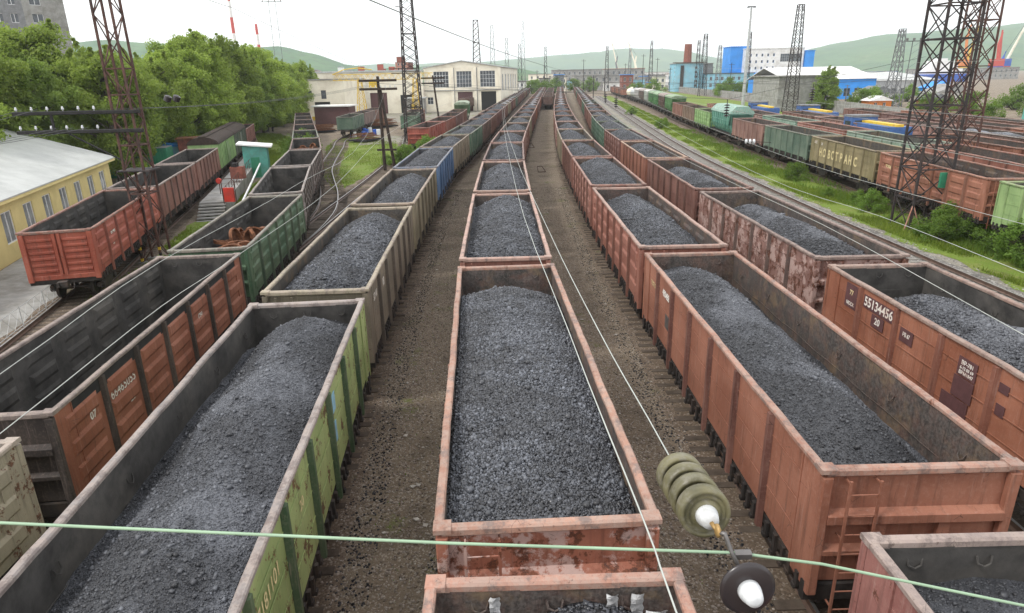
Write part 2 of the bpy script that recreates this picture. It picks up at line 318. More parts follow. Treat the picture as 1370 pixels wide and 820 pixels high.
# ------------------------------------------------------------------ wagons
BAYS=[-6.4,-4.5,-2.7,-.9,.9,2.7,4.5,6.4]; POSTS=BAYS[1:-1]
def frust(mb,s,x,dx,yc,zc,hy,hz,tp,mi):
    a=[(x,yc-hy,zc-hz),(x,yc+hy,zc-hz),(x,yc+hy,zc+hz),(x,yc-hy,zc+hz)]
    b=[(x+dx,yc-hy+tp,zc-hz+tp),(x+dx,yc+hy-tp,zc-hz+tp),(x+dx,yc+hy-tp,zc+hz-tp),(x+dx,yc-hy+tp,zc+hz-tp)]
    mb.poly(b,mi)
    for i in range(4):
        j=(i+1)%4; mb.poly((a[i],a[j],b[j],b[i]),mi)
def side_wall_mb(s,style,posts=False,seed=0):
    r=random.Random(seed); mb=MB()
    xo,xi=s*1.47,s*1.435
    # outer skin; inner skin dented
    NY,NZ=26,6
    def dent(y,z): return (.035*math.sin(y*2.1+seed)*math.sin(y*.9+seed*2)+.02*math.sin(y*5.3+z*2))*max(0,min(1,(z-1.7)))*(1 if style=='flat' else .4)
    g=[[(xi+dent(y,z)*.6-s*.012,y,z) for z in [1.38+2.04*k/NZ for k in range(NZ+1)]] for y in [-6.4+12.8*j/NY for j in range(NY+1)]]
    for j in range(NY):
        for k in range(NZ):
            mb.poly((g[j][k],g[j+1][k],g[j+1][k+1],g[j][k+1]),1)
    mb.box(min(xo-s*.012,xi+s*.016),max(xo-s*.012,xi+s*.016),-6.4,6.4,1.38,3.41,0) if style!='flat' else None
    if style!='flat': mb.box(min(xo,xo-s*.01),max(xo,xo-s*.01),-6.4,6.4,1.38,3.41,0)
    else:
        rd=[r.uniform(.1,1.) for _ in range(40)]; KY,KZ=8,8
        for i in range(7):
            y0,y1=BAYS[i],BAYS[i+1]; P=[]
            for j in range(KY+1):
                row=[]
                for k in range(KZ+1):
                    u=j/KY;w=k/KZ; z=1.38+2.03*w
                    d=.024*rd[i]*math.sin(math.pi*u)*math.sin(math.pi*w)**.7+.012*rd[i+7]*math.sin(2*math.pi*u+i)**2*math.sin(3*math.pi*w)**2*math.sin(math.pi*u)
                    row.append((xo-s*d,y0+(y1-y0)*u,z))
                P.append(row)
            for j in range(KY):
                for k in range(KZ): 
                    q=(P[j][k],P[j+1][k],P[j+1][k+1],P[j][k+1]); mb.poly(q if s>0 else q[::-1],0)
    if style=='corr':
        for i in range(7):
            yc=(BAYS[i]+BAYS[i+1])/2; hy=.68
            for zc in (1.78,2.38,2.98):
                frust(mb,s,xo,s*.05,yc,zc,hy,.21,.09,0)
                frust(mb,s,xi-s*.004,-s*.055,yc,zc,hy-.04,.22,.12,1)
    else:
        for zc in (1.93,2.45,2.98):
            mb.box(min(xo,xo+s*.011),max(xo,xo+s*.011),-5.75,5.75,zc-.012,zc+.012,0)
        mb.tube([(xi-s*.03,-6.2+i*.62,2.62+.02*math.sin(i*1.7)) for i in range(21)],.011,4,1)
        for i in range(6):       # lashing rings
            y=-5.4+i*2.15; 
            mb.tube([(xi-s*.02,y-.09,3.05),(xi-s*.05,y-.07,2.95),(xi-s*.06,y,2.90),(xi-s*.05,y+.07,2.95),(xi-s*.02,y+.09,3.05)],.014,5,1)
    for e in (-1,1):             # end plates and lower lip
        y0,y1=sorted((e*5.8,e*6.41)); mb.box(min(xo,xo+s*.016),max(xo,xo+s*.016),y0,y1,1.2,3.405,0)
        mb.box(min(xo,xo+s*.03),max(xo,xo+s*.03),min(e*5.78,e*5.82),max(e*5.78,e*5.82),1.25,3.39,0)
    if posts:
        for y in POSTS: post_into(mb,s,y)
    return mb
def post_into(mb,s,y,mi=0):
    a=[(s*1.472,y-.085),(s*1.472,y+.085),(s*1.565,y+.055),(s*1.565,y-.055)]
    if s<0: a=a[::-1]
    mb.ext(a,1.0,3.385,'z',mi)
def bent_bar(mb,x0,x1,z0,z1,s,n=36,c=.022):
    r=random.Random(17+s); sec=[(x0+c,z0),(x1-c,z0),(x1,z0+c),(x1,z1-c),(x1-c,z1),(x0+c,z1),(x0,z1-c),(x0,z0+c)]; b=len(mb.v); k=len(sec)
    ph=[r.uniform(0,6.28) for _ in range(4)]
    for j in range(n+1):
        y=-6.42+12.84*j/n; e=min(1,(6.42-abs(y))/1.2); dx=e*(.004*math.sin(y*1.1+ph[0])+.003*math.sin(y*2.9+ph[1])+.006*r.uniform(-1,1)); dz=e*(.006*math.sin(y*1.7+ph[2])+.005*r.uniform(-1,1))
        for p,q in sec: mb.v.append((p+dx,y,q+dz))
    for j in range(n):
        for i in range(k):
            i2=(i+1)%k; mb.f.append((b+j*k+i,b+j*k+i2,b+(j+1)*k+i2,b+(j+1)*k+i)); mb.m.append(0)
    mb.f.append(tuple(b+n*k+i for i in range(k))); mb.m.append(0); mb.f.append(tuple(b+i for i in reversed(range(k)))); mb.m.append(0)
def rim_mb():
    mb=MB()
    for s in (-1,1):
        x0,x1=sorted((s*1.40,s*1.535)); bent_bar(mb,x0,x1,3.40,3.50,s)
    for e in (-1,1):
        y0,y1=sorted((e*6.34,e*6.50)); mb.cbox(-1.42,1.42,y0,y1,3.355,3.496,'x',.03,0)
        for s in (-1,1):
            x0,x1=sorted((s*1.30,s*1.54)); y0,y1=sorted((e*6.30,e*6.53)); mb.cbox(x0,x1,y0,y1,3.42,3.508,'x',.01,0)
    return mb
def end_wall_mb(e,style):
    mb=MB(); Y=lambda a,b: sorted((e*a,e*b))
    y0,y1=Y(6.385,6.42); mb.box(-1.45,1.45,y0,y1,1.38,3.40,0)
    NX=10; yi=e*6.345
    for i in range(NX):
        x0=-1.44+2.88*i/NX;x1=-1.44+2.88*(i+1)/NX
        d=lambda x:e*(.02*math.sin(x*3.1+1)); mb.poly(((x0,yi+d(x0),1.38),(x1,yi+d(x1),1.38),(x1,yi+d(x1),3.40),(x0,yi+d(x0),3.40)),1)
    mb.box(-1.43,1.43,*Y(6.34,6.372),2.62,2.68,1)
    # outside: two heavy cross beams, ribs, corner columns
    for z0,z1,d in ((2.52,2.72,.15),(1.92,2.06,.12)):
        mb.ext([(e*6.42,z0),(e*(6.42+d),z0+.03),(e*(6.42+d),z1-.03),(e*6.42,z1+.03)][::(1 if e<0 else -1)],-1.36,1.36,'x',0)
    for x in (-.5,.5): mb.box(x-.09,x+.09,*Y(6.42,6.52),1.4,2.53,0)
    for x in (-1.43,1.43): mb.cbox(x-.08,x+.08,*Y(6.42,6.55),1.2,3.36,'z',.02,0)
    for x in (-.9,0,.9): mb.tube([(x-.1,e*6.34,3.24),(x-.08,e*6.31,3.14),(x,e*6.30,3.10),(x+.08,e*6.31,3.14),(x+.1,e*6.34,3.24)],.016,5,1)
    return mb
def door_end_mb(e):
    """end wall made of two hinged corrugated doors"""
    mb=MB(); Y=lambda a,b: sorted((e*a,e*b))
    mb.box(-1.45,1.45,*Y(6.36,6.42),1.38,3.40,0); mb.box(-1.43,1.43,*Y(6.33,6.359),1.4,3.40,1)
    for s in (-1,1):
        for k in range(6):
            z=1.62+.29*k; x0,x1=sorted((s*.22,s*1.22))
            mb.ext([(e*6.42,z-.09),(e*6.475,z-.04),(e*6.475,z+.04),(e*6.42,z+.09)][::(1 if e<0 else -1)],x0,x1,'x',0)
        x0,x1=sorted((s*1.28,s*1.5)); mb.cbox(x0,x1,*Y(6.42,6.56),1.15,3.38,'z',.02,0)
        x0,x1=sorted((s*.03,s*.17)); mb.cbox(x0,x1,*Y(6.42,6.53),1.4,3.36,'z',.02,0)
    mb.cbox(-1.5,1.5,*Y(6.425,6.50),1.2,1.42,'x',.02,0)
    return mb
def ladder_mb(e):
    mb=MB(); x0,x1=(-1.12,-.66) if e<0 else (.66,1.12); y=e*6.62
    for x in (x0,x1): mb.box(x-.02,x+.02,min(y,y-e*.03),max(y,y-e*.03),.75,3.35)
    z=.95
    while z<3.3: mb.tube([(x0,y-e*.015,z),(x1,y-e*.015,z)],.012,6); z+=.36
    for z in (1.0,2.3,3.3):
        for x in (x0,x1): mb.box(x-.012,x+.012,min(y,y-e*.2),max(y,y-e*.2),z-.012,z+.012)
    return mb
def floor_mb():
    mb=MB(); mb.box(-1.42,1.42,-6.36,6.36,1.33,1.40)
    for y in BAYS[1:-1]: mb.box(-1.41,1.41,y-.1,y+.1,1.40,1.45)
    mb.box(-.22,.22,-6.3,6.3,1.40,1.47); return mb
def under_mb(seed=3):
    r=random.Random(seed); mb=MB()
    mb.box(-.26,.26,-6.35,6.35,.92,1.30)
    for e in (-1,1):
        y0,y1=sorted((e*6.28,e*6.44)); mb.cbox(-1.5,1.5,y0,y1,.98,1.34,'x',.03)
    for y in (-4.33,4.33): mb.box(-1.42,1.42,y-.2,y+.2,1.0,1.31)
    for y in POSTS: mb.box(-1.44,1.44,y-.07,y+.07,1.05,1.31)
    for s in (-1,1):             # hatch lugs and latches hanging along the lower edge
        for i in range(7):
            for k in range(5):
                y=BAYS[i]+.28+k*.31+r.uniform(-.04,.04); h=r.uniform(.12,.34); x=s*(1.49+r.uniform(-.03,.04))
                mb.box(x-.03,x+.03,y-.05,y+.05,1.27-h,1.33); mb.box(x-.05,x+.05,y-.02,y+.09,1.27-h-.05,1.27-h+.03)
        x0,x1=sorted((s*1.30,s*1.46)); mb.box(x0,x1,-6.3,6.3,1.12,1.30)
        mb.tube([(s*1.45,-6.3,.98),(s*1.45,6.3,.98)],.025,5)
    mb.lathe([(.18,-.35),(.2,-.3),(.2,.3),(.18,.35)],(.55,.6,.85),(0,1,0),12); mb.lathe([(.22,-.5),(.22,.5)],(-.6,-.6,.82),(0,1,0),12)
    mb.tube([(.55,1.,.85),(.2,3.2,.7)],.03,5)
    for s in (-1,1): mb.tube([(s*.9,6.45,1.1),(s*1.1,6.6,1.0),(s*1.4,6.6,1.0)],.02,5)
    return mb
def side_frame(mb,x):
    sec=[(-1.25,.46),(-1.2,.66),(-.8,.72),(-.45,.86),(.45,.86),(.8,.72),(1.2,.66),(1.25,.46),(.75,.44),(.45,.22),(-.45,.22),(-.75,.44)]
    mb.ext(sec,x-.08,x+.08,'x')
def bogie_mb(wheels=False):
    mb=MB()
    for s in (-1,1):
        side_frame(mb,s*1.02)
        for y in (-.18,0,.18): mb.lathe([(.06,0),(.075,.05),(.06,.1),(.075,.15),(.06,.2),(.075,.25),(.06,.3)],(s*1.02,y,.30),(0,0,1),8)
        for y in (-.925,.925): mb.lathe([(.10,-.12),(.15,-.1),(.15,.1),(.11,.14)],(s*1.06,y,.475),(1,0,0),10)
    mb.box(-1.1,1.1,-.22,.22,.6,.84); mb.lathe([(.3,0),(.3,.16)],(0,0,.84),(0,0,1),12)
    if wheels:
        for y in (-.925,.925): wheelset_into(mb,(0,y,0),10)
    return mb
def wheelset_into(mb,c,n=24):
    cx,cy,_=c; ctr=(cx,cy,.475)
    for s in (-1,1):
        mb.lathe([(.12,s*.69),(.36,s*.70),(.40,s*.685),(.505,s*.685),(.505,s*.715),(.475,s*.73),(.465,s*.82),(.40,s*.82),(.36,s*.80),(.16,s*.79),(.12,s*.84)],ctr,(1,0,0),n)
    mb.lathe([(.06,-1.0),(.075,-.9),(.085,-.7),(.08,0),(.085,.7),(.075,.9),(.06,1.0)],ctr,(1,0,0),8)
    return mb
def coupler_mb(e):
    mb=MB(); y=lambda a,b: sorted((e*a,e*b))
    mb.box(-.09,.09,*y(6.4,6.78),.98,1.14); mb.cbox(-.2,.2,*y(6.72,6.98),.90,1.22,'x',.04); mb.box(-.24,-.12,*y(6.8,7.08),.95,1.18)
    mb.tube([(.3,e*6.45,1.0),(.32,e*6.7,.75),(.2,e*6.9,.72)],.03,6); return mb
PARTS={}
def parts(style):
    """list of (name, mesh, loc, shade, children) for the detailed wagon"""
    if style in PARTS: return PARTS[style]
    st='corr' if 'corr' in style else 'flat'
    L=[]; IN=M['inner_dark' if 'dark' in style else 'inner']; PI=[M['paint'],IN]
    for s in (-1,1): L.append(('side_wall',side_wall_mb(s,st,False,3 if s>0 else 5).mesh('side_wall',PI),(0,0,0),'b',()))
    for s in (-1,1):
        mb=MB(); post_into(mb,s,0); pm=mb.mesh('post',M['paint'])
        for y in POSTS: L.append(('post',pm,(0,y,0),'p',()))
    L.append(('top_rim',rim_mb().mesh('top_rim',M['rim']),(0,0,0),'r',()))
    for e in (-1,1):
        w=door_end_mb(e) if 'door' in style and e<0 else end_wall_mb(e,st)
        L.append(('end_wall',w.mesh('end_wall',PI),(0,0,0),'e',()))
        if not('door' in style and e<0): L.append(('ladder',ladder_mb(e).mesh('ladder',M['paint']),(0,0,0),'e',()))
        L.append(('coupler',coupler_mb(e).mesh('coupler',M['bogie']),(0,0,0),'u',()))
    L.append(('floor',floor_mb().mesh('floor',IN),(0,0,0),'b',()))
    L.append(('underframe',under_mb().mesh('underframe',M['under']),(0,0,0),'u',()))
    bm=bogie_mb().mesh('bogie',M['bogie']); wm=wheelset_into(MB(),(0,0,0)).mesh('wheelset',M['bogie'],False)
    for y in (-4.33,4.33): L.append(('bogie',bm,(0,y,0),'u',(('wheelset',wm,(0,-.925,0)),('wheelset',wm,(0,.925,0)))))
    PARTS[style]=L; return L
def parts_mid(style):
    k='mid'+style
    if k in PARTS: return PARTS[k]
    st='corr' if 'corr' in style else 'flat'; PI=[M['paint'],M['inner_dark' if 'dark' in style else 'inner']]; L=[]
    for s in (-1,1): L.append(('side_wall',side_wall_mb(s,st,True,3 if s>0 else 5).mesh('side_wall',PI),(0,0,0),'b',()))
    L.append(('top_rim',rim_mb().mesh('top_rim',M['rim']),(0,0,0),'r',()))
    for e in (-1,1): L.append(('end_wall',end_wall_mb(e,st).mesh('end_wall',PI),(0,0,0),'e',()))
    L.append(('floor',floor_mb().mesh('floor',M['inner']),(0,0,0),'b',()))
    L.append(('underframe',under_mb().mesh('underframe',M['under']),(0,0,0),'u',()))
    bm=bogie_mb(True).mesh('bogie',M['bogie'])
    for y in (-4.33,4.33): L.append(('bogie',bm,(0,y,0),'u',()))
    PARTS[k]=L; return L
def far_mesh():
    if 'far' in PARTS: return PARTS['far']
    mb=MB()
    for s in (-1,1):
        xo,xi=sorted((s*1.47,s*1.43)); mb.box(xo,xi,-6.4,6.4,1.3,3.4,0)
        for y in POSTS: post_into(mb,s,y,0)
        x0,x1=sorted((s*1.40,s*1.535)); mb.box(x0,x1,-6.42,6.42,3.40,3.50,1)
        xi=s*1.425; mb.poly(((xi,-6.3,1.4),(xi,6.3,1.4),(xi,6.3,3.4),(xi,-6.3,3.4)),2)
    for e in (-1,1):
        y0,y1=sorted((e*6.38,e*6.42)); mb.box(-1.45,1.45,y0,y1,1.3,3.4,0); y0,y1=sorted((e*6.34,e*6.5)); mb.box(-1.40,1.40,y0,y1,3.36,3.496,1)
        mb.poly(((-1.4,e*6.37,1.4),(1.4,e*6.37,1.4),(1.4,e*6.37,3.4),(-1.4,e*6.37,3.4)),2)
    mb.box(-1.42,1.42,-6.3,6.3,1.2,1.4,3); mb.box(-.8,.8,-6.9,6.9,.9,1.2,3)
    for y in (-4.33,4.33):
        for s in (-1,1): side_frame_l(mb,s*1.02,y)
    for s in (-1,1):
        for i in range(14): mb.box(s*1.5-.04,s*1.5+.04,-6+i*.9,-5.7+i*.9,.95,1.3,3)
    PARTS['far']=mb.mesh('gondola_wagon',[M['paint'],M['rim'],M['inner'],M['bogie']]); return PARTS['far']
def side_frame_l(mb,x,y):
    mb.box(x-.08,x+.08,y-1.2,y+1.2,.4,.85,3)
    for d in (-.925,.925): mb.lathe([(.475,-.06),(.475,.06)],(x*.75,y+d,.475),(1,0,0),12,3)
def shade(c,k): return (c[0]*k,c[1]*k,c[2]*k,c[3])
ORD=['first','second','third','fourth','fifth','sixth','seventh','eighth','ninth','tenth','eleventh','twelfth','thirteenth','fourteenth','fifteenth','sixteenth','seventeenth','eighteenth','nineteenth','twentieth','twenty-first','twenty-second','twenty-third','twenty-fourth','twenty-fifth','twenty-sixth','twenty-seventh','twenty-eighth','twenty-ninth','thirtieth']
def wagon(label,x,y,z,h,c,style='flat',lod=0,post=None,rim=None,end=None,group='open gondola wagons standing on the yard tracks'):
    """h = heading from +y towards +x (radians)"""
    if lod==2:
        o=link('gondola_wagon',far_mesh(),None,(x,y,z),c); o.rotation_euler=(0,0,-h); tag(o,label,'gondola wagon',group); return o
    t=thing('gondola_wagon',label,'gondola wagon',(x,y,z),-h,group,c)
    for (n,me,loc,sh,ch) in (parts(style) if lod==0 else parts_mid(style)):
        cc={'b':c,'p':post or shade(c,.60),'r':rim or c,'e':end or c,'u':c}[sh]  # default posts: body colour darkened to paint in their shadow relief
        o=link(n,me,t,loc,cc)
        for (n2,m2,l2) in ch: link(n2,m2,o,l2,cc)
    return t
# ------------------------------------------------------------------ coal
def worley(X,Y,cell,seed):
    """distance to nearest and second nearest jittered point + per-cell random value"""
    gx=np.floor(X/cell).astype(np.int64);gy=np.floor(Y/cell).astype(np.int64)
    d1=np.full(X.shape,9.);d2=np.full(X.shape,9.);rv=np.zeros(X.shape);tx=np.zeros(X.shape);ty=np.zeros(X.shape)
    def hsh(a,b,k):
        h=(a*374761393+b*668265263+(seed*7+k)*974634777)&0x7fffffff
        h=((h^(h>>13))*1274126177)&0x7fffffff
        return ((h^(h>>16))&0xffff)/65535.
    for i in (-1,0,1):
        for j in (-1,0,1):
            a=gx+i;b=gy+j
            px=(a+hsh(a,b,1))*cell;py=(b+hsh(a,b,2))*cell
            d=np.hypot(X-px,Y-py)/cell
            near=d<d1
            d2=np.where(near,d1,np.minimum(d2,d)); d1=np.where(near,d,d1)
            rv=np.where(near,hsh(a,b,3),rv); tx=np.where(near,(X-px)*(hsh(a,b,4)-.5),tx); ty=np.where(near,(Y-py)*(hsh(a,b,5)-.5),ty)
    return d1,d2,rv,tx+ty
def vnoise(X,Y,sc_,seed):
    x=X/sc_;y=Y/sc_;i=np.floor(x).astype(np.int64);j=np.floor(y).astype(np.int64);fx=x-i;fy=y-j
    fx=fx*fx*(3-2*fx);fy=fy*fy*(3-2*fy)
    def h(a,b):
        q=(a*374761393+b*668265263+seed*974634777)&0x7fffffff; q=((q^(q>>13))*1274126177)&0x7fffffff
        return ((q^(q>>16))&0xffff)/65535.-.5
    return (h(i,j)*(1-fx)+h(i+1,j)*fx)*(1-fy)+(h(i,j+1)*(1-fx)+h(i+1,j+1)*fx)*fy
def coal_mesh(name,prof,res,cell,amp,seed,mat,lumps=0,ls=.016,smooth=False,ywin=(-6.36,6.36)):
    nx=int(2.86/res)+1;ny=int((ywin[1]-ywin[0])/res)+1
    x=np.linspace(-1.43,1.43,nx);y=np.linspace(ywin[0],ywin[1],ny); X,Yg=np.meshgrid(x,y)
    Z=prof(X,Yg)+.10*vnoise(X,Yg,1.3,seed)+.05*vnoise(X,Yg,.5,seed+1)+.02*vnoise(X,Yg,.2,seed+2)
    if cell:
        d1,d2,rv,tl=worley(X,Yg,cell,seed)
        Z=Z+amp*(np.clip((d2-d1)*2.2,0,1)*.7+rv*.9)+tl*1.1
    V=np.stack([X,Yg,Z],-1).reshape(-1,3)
    idx=np.arange(nx*ny).reshape(ny,nx)
    Fq=np.stack([idx[:-1,:-1],idx[:-1,1:],idx[1:,1:],idx[1:,:-1]],-1).reshape(-1,4)
    nb=len(Fq)
    if lumps:
        rg=np.random.default_rng(seed); lx=rg.uniform(-1.38,1.38,lumps); ly=rg.uniform(ywin[0]+.05,ywin[1]-.05,lumps)
        s=ls*np.exp(rg.normal(0,.28,lumps)); big=rg.random(lumps)<.03; s=np.where(big,s*(1.9 if ls>.013 else 2.7),s)
        ix=np.clip(((lx+1.43)/2.86*(nx-1)).round().astype(int),0,nx-1);iy=np.clip(((ly-ywin[0])/(ywin[1]-ywin[0])*(ny-1)).round().astype(int),0,ny-1)
        lz=Z[iy,ix]+s*rg.uniform(-.1,.7,lumps)
        cor=np.array([(-1,-1,-1),(1,-1,-1),(1,1,-1),(-1,1,-1),(-1,-1,1),(1,-1,1),(1,1,1),(-1,1,1)],float)
        P=cor[None]*(.55+.45*rg.random((lumps,8,3)))*s[:,None,None]*rg.uniform(.6,1.3,(lumps,1,3))
        a=rg.uniform(0,6.28,lumps);b=rg.uniform(-.8,.8,lumps)
        ca,sa=np.cos(a)[:,None],np.sin(a)[:,None];cb,sb=np.cos(b)[:,None],np.sin(b)[:,None]
        px,py,pz=P[...,0],P[...,1],P[...,2]
        py,pz=py*cb-pz*sb,py*sb+pz*cb; px,py=px*ca-py*sa,px*sa+py*ca
        P=np.stack([px+lx[:,None],py+ly[:,None],pz+lz[:,None]],-1).reshape(-1,3)
        q=np.array([(3,2,1,0),(4,5,6,7),(0,1,5,4),(1,2,6,5),(2,3,7,6),(3,0,4,7)])
        Fl=(q[None]+(np.arange(lumps)*8)[:,None,None]+len(V)).reshape(-1,4)
        V=np.concatenate([V,P]);Fq=np.concatenate([Fq,Fl])
    mi=np.zeros(len(Fq),dtype=np.int32); mi[nb:]=1
    return npmesh(name,V,Fq,[mat,M['grains' if mat is M['coal_fine'] else 'lumps']],smooth,mi)
def heap(edge,crest,w=1.0,xo=0.,ends=(.5,.5),endlen=1.6,humps=(),edge2=None):
    def f(X,Y):
        u=np.clip(np.abs(X-xo)/(1.43*w),0,1.3); base=edge+(0 if edge2 is None else (edge2-edge)*(X+1.43)/2.86)
        z=base+(crest-base)*(1-np.clip(u,0,1)**1.4)
        for (hy,hl,hh) in humps: z=z+hh*np.exp(-((Y-hy)/hl)**2)*(1-np.clip(u,0,1)**2)
        for k,e in enumerate((-1,1)):
            t=np.clip(1-(6.36-e*Y)/endlen,0,1); z=z-ends[k]*t*t*(3-2*t)*.9
        return z
    return f
def coal(label,x,y,z,h,me,group='coal loads heaped in the gondola wagons'):
    o=link('coal_heap',me,None,(x,y,z)); o.rotation_euler=(0,0,-h); return tag(o,label,'coal heap',group)
# ------------------------------------------------------------------ tracks
class Track:
    def __init__(s,pts,z=0.):
        s.z=z; s.p=[Vector((a,b)) for a,b in pts]
        # smooth: Catmull-Rom resample
        P=[s.p[0]*2-s.p[1]]+s.p+[s.p[-1]*2-s.p[-2]]; q=[]
        for i in range(1,len(P)-2):
            n=max(2,int((P[i+1]-P[i]).length/2))
            for k in range(n):
                t=k/n; q.append(.5*((2*P[i])+(-P[i-1]+P[i+1])*t+(2*P[i-1]-5*P[i]+4*P[i+1]-P[i+2])*t*t+(-P[i-1]+3*P[i]-3*P[i+1]+P[i+2])*t**3))
        q.append(P[-2]); s.q=q; s.s=[0]
        for i in range(1,len(q)): s.s.append(s.s[-1]+(q[i]-q[i-1]).length)
        s.L=s.s[-1]
    def at(s,d):
        if d<=0: return s.q[0]+(s.q[1]-s.q[0]).normalized()*d
        if d>=s.L: return s.q[-1]+(s.q[-1]-s.q[-2]).normalized()*(d-s.L)
        import bisect
        i=bisect.bisect_right(s.s,d)-1; t=(d-s.s[i])/(s.s[i+1]-s.s[i]); return s.q[i].lerp(s.q[i+1],t)
    def s_of_y(s,y):
        lo,hi=-60,s.L+200
        for _ in range(50):
            m=(lo+hi)/2
            if s.at(m).y<y: lo=m
            else: hi=m
        return lo
    def pose(s,d):
        a=s.at(d-4.33);b=s.at(d+4.33); c=(a+b)/2; return c.x,c.y,math.atan2(b.x-a.x,b.y-a.y)
# ------------------------------------------------------------------ ground
def gz(x,y=0):
    t=max(0,min(1,(-7.6-x)/1.6)); return -.25-.55*t*t*(3-2*t)
def sheet(name,pts,mat,dz=.004,step=None,z=None):
    mb=MB(); mb.poly([(x,y,(gz(x,y) if z is None else z)+dz) for x,y in pts]); return struct(mb.obj(name,mat))
xs=[-6000,-900,-300,-120,-60,-30,-18,-12,-9.2,-8.8,-8.4,-8.0,-7.6,0,10,20,40,80,160,500,1500,6000]
ys=[-150,-40,0,40,80,120,200,400,1000,3000,7000]
V=[(x,y,gz(x,y)) for y in ys for x in xs]; nX=len(xs)
Fq=[(j*nX+i,j*nX+i+1,(j+1)*nX+i+1,(j+1)*nX+i) for j in range(len(ys)-1) for i in range(nX-1)]
struct(link('ground',npmesh('ground',V,Fq,M['ground'],True)))
def strip(name,tr,w0,w1,mat,dz,y0,y1,jit=0.,step=2.,seed=1):
    """sheet following a track between two lateral offsets"""
    r=random.Random(seed); mb=MB(); s=tr.s_of_y(y0); e=tr.s_of_y(y1); pv=None
    while s<=e+step:
        p=tr.at(s);q=tr.at(s+.5); d=(q-p).normalized(); nrm=Vector((d.y,-d.x))
        a=p+nrm*(w0+r.uniform(-jit,jit)); b=p+nrm*(w1+r.uniform(-jit,jit))
        cur=((a.x,a.y,gz(a.x)+dz),(b.x,b.y,gz(b.x)+dz))
        if pv: mb.poly((pv[0],pv[1],cur[1],cur[0]))
        pv=cur; s+=step
    return struct(mb.obj(name,mat))
T={}
T[4]=Track([(.65,-14),(.42,6.5),(-.15,20.7),(-.38,35),(-.36,51),(0,66.7),(.9,83),(1.95,102),(3.1,119.5),(6.6,176),(15,310)])
T[5]=Track([(6.3,-14),(6.14,8),(6.02,22),(5.98,36),(6.25,52),(6.65,67.7),(7.5,86),(8.9,110),(11.2,145),(15,197),(23.5,310)])
T[6]=Track([(11.5,-6),(11.33,20),(11.2,34),(11.35,48),(11.75,63),(12.2,76),(13.8,100),(17.6,145),(22.3,200),(31.6,310)])
T[3]=Track([(-3.9,-8),(-4.6,4.3),(-5.55,17.1),(-6.1,30),(-6.4,47),(-6.2,64),(-5.3,78),(-4.1,100),(-2.5,134),(.16,187),(7,310)])
T[2]=Track([(-10.1,-8),(-10.9,11.8),(-11.9,23.6),(-13.3,36),(-15.2,45),(-16.9,52),(-19,62.3),(-21.4,72),(-24.4,82),(-30.3,102),(-44,148)],-.55)
T[1]=Track([(-17.6,16),(-20.9,30),(-24.3,42.8),(-28,57.2),(-35.9,86.5),(-45,120)],-.55)
T[7]=Track([(25.8,6),(27.4,36),(28.6,50),(29.4,61),(30.1,73),(30.9,86),(31.9,100),(36.5,148),(39.3,174),(44,218),(48.3,278),(56,370)])
def shifted(tr,d,z=None,grow=0.):
    q=[]
    for i in range(len(tr.p)):
        p=tr.p[i]; a=tr.p[max(0,i-1)];b=tr.p[min(len(tr.p)-1,i+1)]; n=(b-a).normalized(); k=d+grow*max(0,p.y-60)
        q.append((p.x+n.y*k,p.y-n.x*k))
    return Track(q,tr.z if z is None else z)
T['a']=shifted(T[6],4.75,0.); T['b']=shifted(T[6],9.45,0.)
for k in (1,2,3,4,5): T[7+k]=shifted(T[7],5.2*k,0.,.004*k)
T['s']=Track([(-13.4,8),(-13.9,42),(-14.0,51),(-14.2,75),(-15.2,100),(-18.2,126),(-20.5,165)],-.55)
T['c']=Track([(-13.95,40),(-14.1,46),(-14.8,53),(-16.7,61.5),(-19.6,71.6),(-22,81),(-26.2,104),(-29.6,125),(-31,170)],-.55)
T['r']=Track([(-11.2,76),(-12.1,94),(-11.0,110),(-10.3,137),(-10.6,165),(-13.5,210)],-.55)
struct(strip('gravel_path',T[6],2.2,12.2,M['path'],.006,-4,330,.15,1.5)).name='gravel_path'
for k in (3,4,5,6): strip('ballast_bed',T[k],-1.6,1.6,M['ballast_dark'],.016,-10,300,.12,1.2,seed=20+k)
for k in ('a','b'): strip('ballast_bed',T[k],-1.75,1.75,M['ballast'],.016,4,330,.12,1.2,seed=33)
for k in (1,2,'s','c'): strip('ballast_bed',T[k],-1.5,1.5,M['ballast_dark'],.016,{1:18,2:-6,'s':10,'c':41}[k],{1:118,2:146,'s':160,'c':160}[k],.15,1.2,seed=41)
strip('grass_verge',T['b'],2.1,6.2,M['grass_soil'],.020,4,330,.35,1.0,5)
strip('dirt_strip',T[7],-2.2,48,M['ballast_dark'],.010,4,380,.25,2.,6)
def lawn(name,pts,seed,mat=None,dz=.012):
    r=random.Random(seed); out=[]
    n=len(pts)
    for i in range(n):
        a=Vector(pts[i]);b=Vector(pts[(i+1)%n]); m=max(2,int((b-a).length/1.5))
        for k in range(m):
            p=a.lerp(b,k/m); out.append((p.x+r.uniform(-.35,.35),p.y+r.uniform(-.35,.35)))
    return sheet(name,out,mat or M['grass_soil'],dz)
LAWNS=[[(-16.3,62),(-15.4,78),(-16,96),(-18.5,112),(-20,122),(-28,128),(-31,122),(-29,108),(-25,92),(-21,75)],
       [(-22.5,42),(-20,39),(-19.6,46),(-21,56),(-24,72),(-26,80),(-28,78),(-25,62),(-24,50)],
       [(-25,77),(-24.5,72),(-26,84),(-32,100),(-40,125),(-46,138),(-52,140),(-44,120),(-36,98),(-29,82)],
       [(-21,30),(-18.5,24),(-16.5,18),(-16,26),(-18,33),(-19.5,38),(-21.5,40)],
       [(-14,90),(-13,92),(-10.5,86),(-8.6,74),(-9.4,66),(-12,70),(-13.3,80)]]
